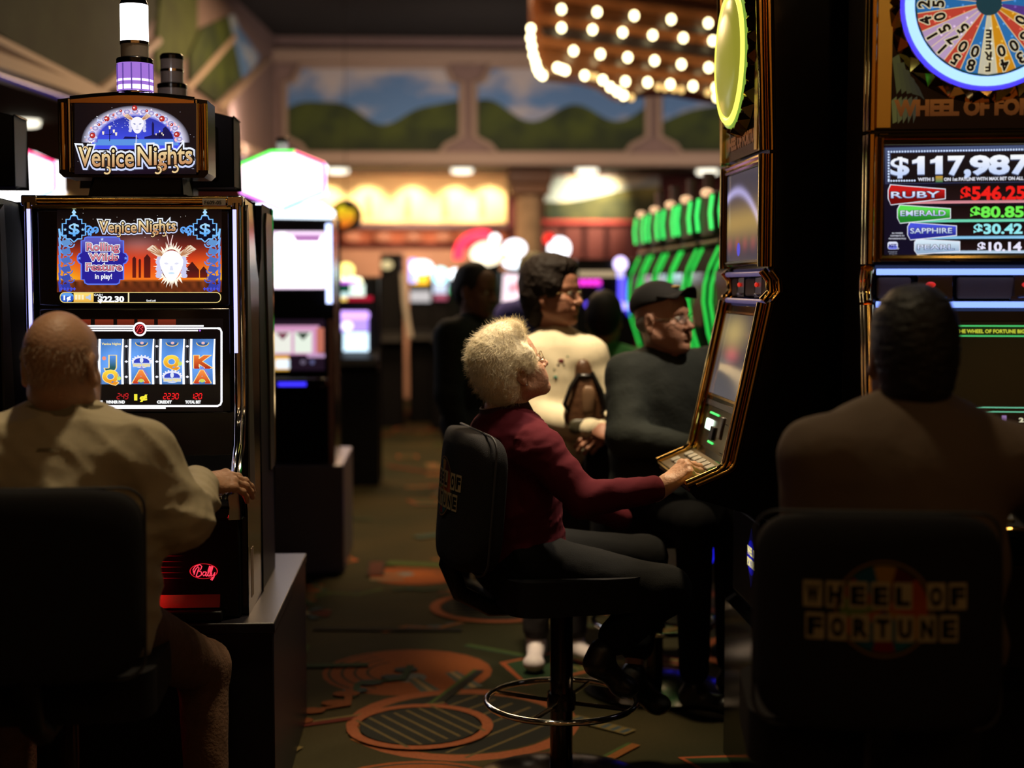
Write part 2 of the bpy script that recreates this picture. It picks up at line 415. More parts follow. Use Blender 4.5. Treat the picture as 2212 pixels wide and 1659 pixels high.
def art_bonus(c):
    def sky(x, y):
        t = (y - 453) / 150
        st = [(0, (6, 4, 6)), (.3, (30, 16, 14)), (.48, (92, 30, 26)), (.72, (222, 62, 28)), (1.0, (250, 120, 30)), (1.03, (122, 56, 24)), (1.4, (108, 40, 20))]
        for (a, ca), (b, cb) in zip(st, st[1:]):
            if t <= b:
                k = min(1, max(0, (t - a) / (b - a))); col = [ca[i] + (cb[i] - ca[i]) * k for i in range(3)]; break
        else: col = list(st[-1][1])
        e = math.exp(-((x - 140) / 40) ** 2) + math.exp(-((x - 466) / 45) ** 2)
        if .55 < t < 1.02: col[1] += 70 * e * (t - .55) * 2
        g = math.exp(-((x - 300) / 50) ** 2 - ((y - 528) / 22) ** 2); col = [v + g * 60 for v in col]
        if t > 1.03: col = [v * (.85 + .3 * math.sin(x * .35 + y * 1.1) * math.sin(y * .9)) for v in col]
        return W(*[min(255, max(0, v)) for v in col])
    c.grid(123, 453, 479, 631, 50, 44, sky)
    dk = W(74, 22, 20)
    for x, w_, y in ((290, 8, 556), (302, 5, 560), (318, 14, 553), (352, 24, 560), (415, 30, 574), (440, 16, 580)):
        c.poly([(x - w_ / 2, 600), (x - w_ / 2, y + w_ * .3), (x, y - w_ * .3), (x + w_ / 2, y + w_ * .3), (x + w_ / 2, 600)], lambda a, b: W(112, 26, 18) if b > 590 else dk)
    c.grid(123, 600, 479, 631, 36, 10, sky)
    rnd = random.Random(5)
    for i in range(24): c.disc(rnd.uniform(130, 470), rnd.uniform(455, 540), .7, .7, W(230, 225, 220), n=6)
    for sg, x0 in ((1, 124), (-1, 479)):                    # filigree side columns with the $ medallions
        X = lambda d: x0 + sg * d
        for i in range(7):
            y = 500 + i * 19
            col = W(*[int(a + (b - a) * i / 6) for a, b in zip((128, 196, 255), (58, 70, 190))])
            c.line([(X(4), y - 6), (X(6), y + 16)], 4.2, col)
            scroll(c, X(17), y, 12 - i * .4, PI if sg > 0 else 0, -sg, col, 3.6)
            scroll(c, X(24 + 4 * (i % 2)), y + 8, 9, 0 if sg > 0 else PI, sg, col, 2.8)
            c.poly([(X(8), y + 2), (X(26), y - 3), (X(30), y + 9), (X(14), y + 13)], tuple(v * .7 for v in col))
        col = W(118, 190, 255)
        mx, my = X(36), 496
        out = [(-6, -30), (6, -30), (9, -22), (17, -22), (17, -13), (25, -13), (25, 12), (17, 12), (17, 20), (8, 20), (0, 27), (-8, 20), (-17, 20), (-17, 12), (-25, 12), (-25, -13), (-17, -13), (-17, -22), (-9, -22)]
        c.poly([(mx + a, my + b) for a, b in out], W(6, 10, 30)); c.line([(mx + a, my + b) for a, b in out], 3.0, col, True)
        c.poly([(mx - 5, my - 30), (mx - 2, my - 34), (mx - 5, my - 37), (mx, my - 44), (mx + 5, my - 37), (mx + 2, my - 34), (mx + 5, my - 30)], W(170, 220, 255))
        c.text('$', mx - 10.5, my + 10, mx + 11, 24, W(176, 226, 255), W(96, 176, 250), off=.02)
        c.star(mx - 19, my, 4, W(150, 215, 255)); c.star(mx + 19, my, 4, W(150, 215, 255))
        for i in range(3): scroll(c, X(66 + 8 * i), 496 + 3 * (i % 2), 11 - 2 * i, PI / 2, sg * (1 if i % 2 else -1), W(100, 170, 250), 4)
        for d in range(5): c.poly([(X(6 + d * 7), 624), (X(9 + d * 7), 620), (X(12 + d * 7), 624), (X(9 + d * 7), 628)], W(70, 80, 220))
    # purple plaque
    out = [(184, 514), (190, 512), (252, 512), (258, 514), (260, 520), (267, 520), (267, 546), (272, 548), (276, 554), (276, 562), (272, 568), (267, 570), (267, 604), (259, 604), (258, 611), (252, 614), (190, 614), (184, 611), (182, 604), (176, 604), (176, 570), (172, 568), (168, 562), (168, 554), (172, 548), (176, 546), (176, 520), (182, 520)]
    c.poly(out, lambda x, y: W(96, 92, 190) if y < 530 else W(38, 32, 150)); c.line(out, 3, W(92, 120, 240), True)
    c.star(172, 558, 4, W(120, 160, 255)); c.star(272, 558, 4, W(120, 160, 255)); c.star(221, 517, 4, W(190, 210, 255))
    for t, a, b, y, h in (('Rolling', 188, 257, 541, 17), ('Wilds', 194, 255, 563, 16), ('Feature', 187, 263, 584, 16)):
        c.text(t, a, y, b, h, W(240, 242, 255), off=.11); c.text(t, a, y, b, h, W(30, 22, 40), off=.045); c.text(t, a, y, b, h, W(250, 178, 190), W(224, 104, 128), off=.008)
    c.text('in play!', 206, 602, 242, 11, W(245, 248, 255), off=.03)
    mask_face(c, 371, 572, 43, glow=True)
    c.line([(366, 530), (361, 508)], 1.6, W(255, 220, 220)); c.line([(368, 530), (374, 508)], 1.6, W(255, 220, 220))
    venice_title(c, 216, 380, 501, 25, warp=lambda x, y: (x, y + 1.5 * math.sin((x - 210) / 45)))
    # status bar
    c.rrect(130, 631, 478, 654, 10, W(250, 225, 140), 0); c.rrect(131.5, 632.5, 476.5, 652.5, 9, K0)
    c.rrect(132, 633, 160, 652, 8, lambda x, y: W(96, 160, 240) if y < 640 else W(40, 90, 200)); c.text('1¢', 139, 648, 153, 10, WHITE, off=.04)
    c.rect(160, 633, 203, 652, W(255, 226, 120), W(240, 180, 70)); c.poly([(186, 640), (190, 640), (197, 635), (197, 649), (190, 645), (186, 645)], W(190, 205, 230))
    for i in range(3): c.rect(163 + 7 * i, 637, 168 + 7 * i, 647, W(255, 240, 190))
    c.text('CASH', 204, 639, 222, 4.5, WHITE, off=.02); c.text('$22.30', 213, 652, 268, 12.5, WHITE, off=.05)
    c.rect(277, 632, 280, 653, W(255, 240, 190)); c.text('Good Luck!', 317, 651, 337, 4, WHITE, off=.03)


def seg7(c, txt, x, y, w_, h, col):
    on = {'0': 'abcdef', '1': 'bc', '2': 'abged', '3': 'abgcd', '4': 'fgbc', '5': 'afgcd', '6': 'afgedc', '7': 'abc', '8': 'abcdefg', '9': 'abcdfg'}
    for i, d in enumerate(txt):
        X = x + i * w_ * 1.45; s = .12 * h
        q = lambda a, b: (X + a * w_ + s * (1 - b), y + b * h)
        sg = {'a': ((.1, 0), (.9, 0)), 'b': ((1, .06), (1, .44)), 'c': ((1, .56), (1, .94)), 'd': ((.1, 1), (.9, 1)), 'e': ((0, .56), (0, .94)), 'f': ((0, .06), (0, .44)), 'g': ((.1, .5), (.9, .5))}
        for k in on[d]: c.line([q(*sg[k][0]), q(*sg[k][1])], h * .16, col)


def art_reels(c):
    c.rect(121, 688, 482, 889, W(6, 4, 5))
    for x0, x1 in ((124, 157), (165, 196), (205, 245), (253, 290), (297, 333), (341, 380)):
        c.rect(x0, 690, x1, 706, W(118, 40, 22), W(86, 28, 16))  # reflections above the reels, painted into the art
    wh = W(252, 250, 255, 1.35)
    for y0, y1, xa, xb in ((702.5, 706, 170, 440), (707.5, 711, 174, 476), (712.5, 715.5, 178, 428)): c.rect(xa, y0, xb, y1, wh)
    c.disc(432, 714, 2, 2, W(190, 110, 255), n=8)
    c.line([(470, 709), (476, 711), (478.5, 717), (478.5, 868), (476, 874), (470, 877), (124, 877)], 4.2, wh)
    c.line([(124, 877), (124, 715)], 4.2, wh)
    c.rect(245, 879.5, 358, 883, wh)
    c.disc(302, 711, 15, 15.5, W(255, 250, 255, 1.2), n=28); c.disc(302, 711, 11.3, 11.6, W(90, 6, 14), n=28)
    red = W(255, 76, 84)
    c.line([(295, 718), (299, 710), (303, 704), (305, 703)], 1.6, red); c.line([(295, 711), (297, 705), (302, 702), (308, 703), (309, 707), (303, 710), (308, 713), (306, 718), (300, 719)], 1.6, red)
    def blue(x0, x1):
        return lambda x, y: W(*[v + 55 * math.sin(PI * (y - 732) / 98) for v in ((70, 120, 190) if x < x1 else (84, 130, 205))])
    reels = ((147, 'AKQ'), (213, 'vJQ'), (279, 'bMA'), (345, 'bQM'), (411, 'bKA'))
    rnd = random.Random(8)
    for x0, sym in reels:
        x1 = x0 + 54
        c.grid(x0, 732, x1, 830, 6, 10, lambda x, y: W(*[v * (.78 + .3 * math.sin(PI * (y - 728) / 106)) + 10 * math.sin(x * 1.3 + y * .6) for v in (92, 148, 226)]))
        for a in (x0, x1 - 4.5): c.poly([(a + 2 * (a > x0 + 1), 732), (a + 5, 732), (a + 4, 781), (a + 5, 830), (a, 830), (a - 1.4, 781)], W(250, 252, 255, 1.15))
        if x0 < 411:
            c.rect(x1 + 1, 733, x1 + 11, 829, W(70, 76, 86), W(40, 42, 50)); c.rect(x1 + 4, 733, x1 + 8, 829, W(26, 27, 32))
            for y in (748, 781, 814): c.poly([(x1 + 2, y), (x1 + 6, y - 3), (x1 + 10, y), (x1 + 6, y + 3)], W(245, 245, 252))
        for k, y in zip(sym, (748, 781, 813)):
            xa, xb = x0 + 11, x0 + 41
            if k in 'JQKA':
                hot = {'J': (W(90, 150, 235), W(40, 90, 90)), 'Q': (W(255, 226, 70), W(240, 150, 30)), 'K': (W(240, 120, 50), W(180, 50, 24)), 'A': (W(255, 150, 70), W(205, 62, 30))}[k]
                if k == 'A': c.line([(x0 + 16, y - 2), (x0 + 27, y - 21), (x0 + 40, y - 2)], 3, W(150, 120, 210))
                if k == 'J': xa, xb = xa + 7, xb - 7
                c.text(k, xa, y + 12, xb, 25, W(255, 225, 150), off=.09); c.text(k, xa, y + 12, xb, 25, hot[0], hot[1], off=.05)
                if k == 'Q':
                    c.disc(xb + 3, y + 4, 4.5, 5, W(200, 225, 110), n=9); c.line([(xb, y - 8), (xb + 3, y + 2), (xb + 6, y - 7)], 1.5, W(110, 150, 220))
                if k == 'J': c.disc(x0 + 12, y - 7, 4.5, 4.5, W(250, 150, 120), n=7)
                if k in 'KA':
                    c.rect(xa - 2, y + 12, xa + 9, y + 15.5, hot[1]); c.rect(xb - 9, y + 12, xb + 2, y + 15.5, hot[1])
                if k == 'A': c.disc(x0 + 26, y + 9, 5.5, 4, W(205, 215, 90), n=10)
            elif k == 'b':
                c.disc(x0 + 27, y - 8, 14, 8.5, W(255, 214, 110), n=14, a0=0, a1=PI); c.disc(x0 + 27, y - 8, 12, 7, W(44, 88, 150), n=14, a0=0, a1=PI); c.disc(x0 + 28, y - 7, 4, 3, W(240, 190, 190), n=8)
            elif k == 'v':
                c.text('Venice Nights', x0 + 7, y - 3, x0 + 48, 5, W(246, 226, 150), off=.03)
            else:
                c.disc(x0 + 27, y + 1, 21, 13, W(235, 238, 255), n=20); c.disc(x0 + 27, y + 1, 17, 9, W(54, 70, 190), n=20)
                c.disc(x0 + 27, y - 3, 4, 6, W(225, 235, 250), n=10); c.rect(x0 + 8, y + 3, x0 + 46, y + 12, W(190, 205, 240))
                c.text('Venice Nights', x0 + 8, y + 10, x0 + 46, 6, W(246, 226, 150), off=.05)
                for i in range(9): c.disc(x0 + 27 + 20 * math.cos(PI * i / 8), y - 2 - 11 * math.sin(PI * i / 8), 1.8, 1.6, W(255, 250, 255), n=6)
    rd = W(255, 30, 36)
    seg7(c, '2230', 353, 850, 6, 11.5, rd); seg7(c, '120', 412, 850, 6, 11.5, rd); seg7(c, '249', 253, 850, 6, 11.5, W(190, 30, 36))
    c.rect(288, 848, 320, 866, K0); c.text('1¢', 292, 864, 317, 13, W(250, 236, 60), off=.05)
    for t, a, b in (('WINNER PAID', 230, 270), ('CREDIT', 340, 371), ('TOTAL BET', 401, 434), ('LINES', 200, 222)):
        c.text(t, a, 871, b, 6, WHITE, off=.07)


# ------------------------------------------------------------------ the machine with the two video screens and the round-topped sign
VX, VY = P(293.5, 700, 3.95).x, 3.95
def venice_machine(full=True):
    t = thing('video_slot_machine', "black slot machine with a masked-face title sign and red-lit base, facing the bald man", 'slot machine', (VX, VY, .576))
    Lz = lambda y, Y=VY: P(300, y, Y).z - .575
    Lx = lambda x, Y=VY: P(x, 620, Y).x - VX
    hw = .295
    zt = Lz(430)
    b = MB()                                                      # cabinet: side profile (depth, height)
    prof = [(.02, 0), (.02, .30), (.0, .33), (.015, .45), (.015, zt - .01), (.05, zt), (.24, zt), (.31, zt - .16), (.335, zt - .22), (.335, 0)]
    b.prism([(y, z) for y, z in prof], 'x', -hw, hw)
    b.build('cabinet', BLACK, t, bevel=.004)
    for sx in (-1, 1):                                            # side skins, each with a tapering grey edge strip
        m = MB(); m.prism([(.03, .34), (.03, zt - .03), (.07, zt - .012), (.14, .45), (.14, .34)], 'x', sx * (hw + .0005), sx * (hw + .006))
        m.build('side_panel', mat('charcoal_panel', (.045, .042, .036), .35, spec=.6), t)
    for sx in (-1, 1):                                            # chrome rails curving out to the button deck
        x = sx * (hw - .016)
        r = [(x, -.012, zt - .012), (x, -.014, zt - .2), (x, -.016, zt - .5), (x, -.02, Lz(880)), (x, -.06, Lz(960)), (x, -.15, Lz(1030, 3.8)), (x - sx * .005, -.24, Lz(1068, 3.7)), (x - sx * .03, -.275, Lz(1080, 3.68)), (x - sx * .07, -.285, Lz(1082, 3.66))]
        m = MB(); m.tube(r, .013, 10); m.tube([(p[0] + sx * .011, p[1] + .012, p[2]) for p in r[:7]], .008, 8)
        rail = m.build('chrome_rail', CHROME, t)
        m = MB(); m.tube([(x - sx * .004, -.0262, zt - .03), (x - sx * .004, -.0295, zt - .42)], .005, 8)
        m.build('light_strip', emit('strip_blue_white', W(170, 170, 255), 2.0), rail)
    m = MB(); m.tube([(-hw + .01, -.008, zt - .004), (hw - .01, -.008, zt - .004)], .012, 12); m.tube([(-hw + .03, -.02, zt - .024), (hw - .03, -.02, zt - .024)], .006, 8)
    m.build('top_trim', GOLDD, t)
    for x in (-1, 1):
        m = MB(); m.box((x * (hw - .02) - .022, -.02, zt - .022), (x * (hw - .02) + .022, .02, zt + .008)); m.build('corner_block', CHROME, t, bevel=.004)
    # number plate
    m = MB(); pl = planemap(t, VY - .034)
    a, c_ = pl(437, 443.5, 0), pl(487, 429.5, 0); m.box((a.x, a.y, a.z), (c_.x, a.y + .004, c_.z)); pt = m.build('number_plate', mat('plate_white', (.42, .36, .31), .4), t, bevel=.001)
    c = Canvas(planemap(t, VY - .0345), 4e-5); c.text('F609-05', 442, 441, 478, 7.6, (.01, .01, .01), off=.03); c.build('plate_lettering', PRINT, pt)
    # screens
    m = MB(); m.box((-hw + .035, -.010, Lz(662)), (hw - .035, .03, zt - .03)); m.box((-hw + .035, -.010, Lz(893)), (hw - .035, .03, Lz(666)))
    m.build('screen_bezel', BLACK, t, bevel=.006)
    c = Canvas(planemap(t, VY - .0108), 2e-5); art_bonus(c); c.build('bonus_screen', SCREEN, t)
    c = Canvas(planemap(t, VY - .0108), 2e-5); art_reels(c); c.build('reel_screen', SCREEN, t)
    # button deck
    m = MB(); zd = Lz(1075, 3.72)
    m.prism([(.02, Lz(985)), (-.03, Lz(985)), (-.10, zd + .035), (-.275, zd), (-.29, zd - .02), (-.27, zd - .05), (-.02, zd - .09), (.02, zd - .09)], 'x', -hw + .012, hw - .012)
    dk = m.build('button_deck', BLACK, t, bevel=.006)
    for i in range(7):
        x = -.2 + i * .062; m = MB(); m.box((x - .022, -.235, zd + .008), (x + .022, -.185, zd + .024)); m.build('button', mat('button_grey', (.09, .09, .1), .3), t, bevel=.004)
    m = MB(); x = hw - .062; m.tube([(x - .02, -.275, zd + .005), (x + .03, -.27, zd + .008), (x + .045, -.23, zd + .02), (x + .04, -.18, zd + .034)], .006, 8); m.build('deck_bumper', CHROME, t)
    # base with glowing slits, maker's script in an oval, and a lit step
    m = MB(); m.box((-hw + .02, -.012, .0), (hw - .02, .03, zd - .085)); m.build('belly_panel', BLACKM, t, bevel=.006)
    c = Canvas(planemap(t, VY - .013), 4e-5)
    for i in range(7):
        y = 1177 + i * 12
        for sg in (0,):
            c.poly([(150, y - 1), (320, y - 1), (400, y), (320, y + 1), (150, y + 1)], [W(200, 8, 16), W(255, 20, 30), W(20, 0, 2), W(255, 20, 30), W(200, 8, 16)])
    c.build('red_slit_light', emitv('slit_glow', 1.0), t)
    c = Canvas(planemap(t, VY - .0165), 4e-5)
    c.ring(440, 1234, 30.5, 28.3, W(200, 20, 34), ky=.545, n=44)
    pk = W(255, 62, 86); q = lambda pts: [(440 + (x - 50) * .5, 1234 + (y - 50) * .36) for x, y in pts]
    for pts in ([(8, 70), (14, 40), (26, 22), (30, 30), (22, 60), (18, 78)], [(10, 46), (6, 60), (4, 40), (14, 20), (34, 10), (42, 22), (36, 42), (24, 48), (40, 54), (40, 72), (26, 84), (16, 78)],
                [(60, 54), (50, 54), (44, 66), (50, 78), (58, 70), (62, 54), (58, 76), (64, 80)], [(64, 78), (74, 50), (80, 22), (76, 18), (70, 44), (68, 74), (74, 80)], [(74, 80), (84, 50), (90, 22), (86, 18), (80, 44), (78, 74), (84, 80)],
                [(84, 58), (84, 76), (92, 74), (98, 56), (94, 86), (86, 104), (80, 100), (90, 86)]):
        c.line(q(pts), 2.3, pk)
    c.build('maker_badge', emitv('badge_glow', 1.2), t)
    m = MB(); zs0, zs1 = Lz(1310), Lz(1268)
    m.prism([(.0, zs1), (-.03, zs0), (.0, zs0)], 'x', -.2, .22); m.build('lit_step', mat('red_lacquer', (.35, .02, .02), .3), t)
    m = MB(); m.tube([(-.14, -.035, zs1 + .012), (.04, -.035, zs1 + .012)], .004, 8); m.build('red_lamp', emit('lamp_red', (1, .02, .03), 60), t)
    m = MB(); m.box((-.2, -.06, max(.002, zs0 - .045)), (.23, -.0, zs0 - .005)); m.build('kick_ledge', BLACKM, t, bevel=.004)
    for i in range(2):
        m = MB(); m.box((hw + .006, .02 + i * .028, Lz(1298)), (hw + .008, .04 + i * .028, Lz(1192))); m.build('sticker', mat('paper_sticker', (.16, .11, .08), .6), t)
    # sign on its neck
    s0, s1, st = Lz(384, 3.93), Lz(216, 3.93), Lz(202, 3.93)
    xl, xr = Lx(132, 3.93), Lx(453, 3.93); xc = (xl + xr) / 2
    m = MB(); m.prism([(xc - .12, s0 - .045), (xc + .13, s0 - .045), (xc + .12, s0 + .01), (xc - .11, s0 + .01)], 'y', .0, .16); m.box((xc - .075, .02, zt - .01), (xc + .09, .14, s0 - .04)); m.build('sign_neck', BLACKM, t, bevel=.006)
    top = [(xl + (xr - xl) * i / 16, s1 + (st - s1) * math.sin(PI * i / 16)) for i in range(17)]
    m = MB(); m.prism([(xr, s0 + .012), (xr - .012, s0), (xl + .012, s0), (xl, s0 + .012)] + top, 'y', -.015, .12); sg = m.build('sign_housing', BLACK, t, bevel=.006)
    tz = lambda x: s1 + (st - s1) * math.sin(PI * min(1, max(0, (x - xl) / (xr - xl))))
    ax, bx = Lx(160, 3.93), Lx(426, 3.93)
    m = MB()
    m.tube([(ax, -.022, s0 + .018), (bx, -.022, s0 + .018)], .009, 8); m.build('lower_trim', GOLDD, t); m = MB()
    n_ = 12; arc = [(ax + (bx - ax) * i / n_, tz(ax + (bx - ax) * i / n_)) for i in range(n_ + 1)]
    zb = Lz(224, 3.93)
    m.prism([(ax, zb), (bx, zb)] + [(x, z - .006) for x, z in reversed(arc)], 'y', -.022, -.012)
    m.build('gold_band', mat('copper_gold', (.9, .45, .14), .22, 1), t)
    m = MB(); m.tube([(x, -.018, z - .002) for x, z in arc], .006, 8)
    for x in (ax - .004, bx + .004): m.tube([(x, -.02, s0 + .014), (x, -.02, tz(x) - .004)], .006, 8)
    m.build('sign_trim', CHROME, t)
    for x in (xl + .02, xr - .02):
        m = MB(); m.tube([(x - .008, -.012, s0 + .02), (x - .008, -.012, tz(x) - .012)], .011, 10); m.tube([(x + .012, -.012, s0 + .02), (x + .012, -.012, tz(x) - .012)], .009, 10); m.build('gold_column', GOLDD, t)
    c = Canvas(planemap(t, VY - .033), 2e-5); art_topper(c); c.build('title_screen', SCREEN, t)
    return t, xc, st


VM, sxc, szt = venice_machine()
light_tower_parts = []
def light_tower(loc, label, r=.048, lit='purple', h=.075, top=True, group=None):
    t = thing('signal_light', label, 'signal light', loc, group=group)
    cg = mat('grey_lens', (.5, .45, .45), .15, 0, .5)
    m = MB(); m.lathe([(r * 1.04, 0), (r * 1.04, .010)], 24); m.build('collar', CHROME, t, bevel=.002)
    m = MB(); m.lathe([(r, .010), (r, .010 + h)], 40); m.build('lens', emit('lens_purple', W(170, 120, 226), .9) if lit == 'purple' else cg, t, ang=20)
    if lit == 'purple':
        m = MB()
        for a in range(12): m.tube([(r * 1.0 * math.cos(a * PI / 6), r * math.sin(a * PI / 6), .012), (r * math.cos(a * PI / 6), r * math.sin(a * PI / 6), .008 + h)], .0022, 5)
        m.build('lens_rib', emit('lens_rib', W(120, 84, 190), .7), t)
        m = MB(); m.lathe([(r * 1.012, .014), (r * 1.012, .026)], 30); m.lathe([(r * 1.012, .036), (r * 1.012, .042)], 30); m.build('glow_band', emit('lens_hot', W(215, 190, 255), 3), t)
    z = .010 + h
    m = MB(); m.lathe([(r * 1.03, z), (r * 1.03, z + .014), (r * .8, z + .018)], 24); m.build('cap_ring', BLACK, t, bevel=.002)
    if top:
        z += .018; r2 = r * .78
        m = MB(); m.lathe([(r2, z), (r2, z + .034)], 30); m.build('lens', cg, t, ang=20)
        m = MB(); m.lathe([(r2 * 1.04, z + .034), (r2 * 1.04, z + .042)], 24); m.build('cap_ring', CHROME, t)
        if lit == 'purple':
            m = MB(); m.lathe([(r2, z + .042), (r2, z + .14)], 30); m.build('lamp', emit('lamp_white', (1, .98, 1), 5), t)
            m = MB(); m.lathe([(r2 * 1.04, z + .14), (r2 * .9, z + .155)], 24); m.build('cap', CHROME, t)
        else:
            m = MB(); m.lathe([(r2, z + .042), (r2, z + .072)], 30); m.build('lens', cg, t, ang=20)
            m = MB(); m.lathe([(r2 * 1.05, z + .072), (r2 * 1.05, z + .084), (r2 * .9, z + .09)], 24); m.build('cap', BLACK, t)
    return t
light_tower((VX + P(300, 600, 3.98).x - VX, 3.98, .575 + szt), 'purple-lit signal light with a white lamp on top of the title sign')
# the neighbour in the same row and the two machines standing back to back with them
PIT = .668
nb = tree_copy(VM); nb.location.x -= PIT
nb['label'] = 'slot machine cut by the picture edge, only its chrome rail and deck corner showing'
def back_machine(x, label):
    t = thing('slot_machine', label, 'slot machine', (x, 4.30, .576), group='slot machines seen from behind')
    zt = 1.165
    m = MB(); m.prism([(.0, 0), (.0, zt - .22), (.02, zt - .16), (.09, zt), (.33, zt), (.335, .3), (.335, 0)], 'x', -.295, .295); m.build('cabinet', BLACKM, t, bevel=.004)
    for sx in (-1, 1):
        m = MB(); m.prism([(.20, .34), (.20, .6), (.14, zt - .06), (.16, zt - .02), (.31, zt - .02), (.31, .34)], 'x', sx * .2955, sx * .301); m.build('side_panel', MATS['charcoal_panel'], t)
        m = MB(); m.tube([(sx * .29, .335, .34), (sx * .29, .34, zt)], .012, 8); m.build('chrome_rail', CHROME, t)
    xr = P(518, 400, 4.62).x - x if x > -1.2 else P(518, 400, 4.62).x - PIT - x
    z0, z1 = P(500, 410, 4.6).z - .575, P(500, 262, 4.6).z - .575
    m = MB(); m.prism([(xr, z0), (xr, z1), (xr - .06, z1 + .014), (xr - .2, z1 + .02), (xr - .45, z1), (xr - .47, z0)], 'y', .20, .33); m.box((xr - .4, .19, z0 + .02), (xr - .05, .2, z1 - .03)); m.build('sign_housing', BLACKM, t, bevel=.006)
    m = MB(); m.box((xr - .34, .21, zt - .02), (xr - .13, .31, z0 + .01)); m.build('sign_neck', BLACKM, t)
    return t
back_machine(VX, "black back of the machine standing back to back with the bald man's machine")
back_machine(VX - PIT, 'black back of the machine behind the one cut off by the picture edge')
light_tower((P(372, 190, 4.57).x, 4.57, P(372, 196, 4.57).z - .055), 'unlit clear signal light on the machine behind the title sign', r=.045, lit='no', h=.05)
# plinth under the four machines
m = MB(); xr_ = -.43; m.box((xr_ - 1.36, 3.885, .0), (xr_ - .004, 4.885, .545)); m.box((xr_ - 1.37, 3.875, .545), (xr_, 4.895, .575))
pl_ = m.build('machine_plinth', mat('plinth_laminate', (.006, .005, .008), .36, spec=.3), None, bevel=.004)
tag(pl_, "long black laminate plinth carrying the bald man's machine and its neighbours", 'plinth')

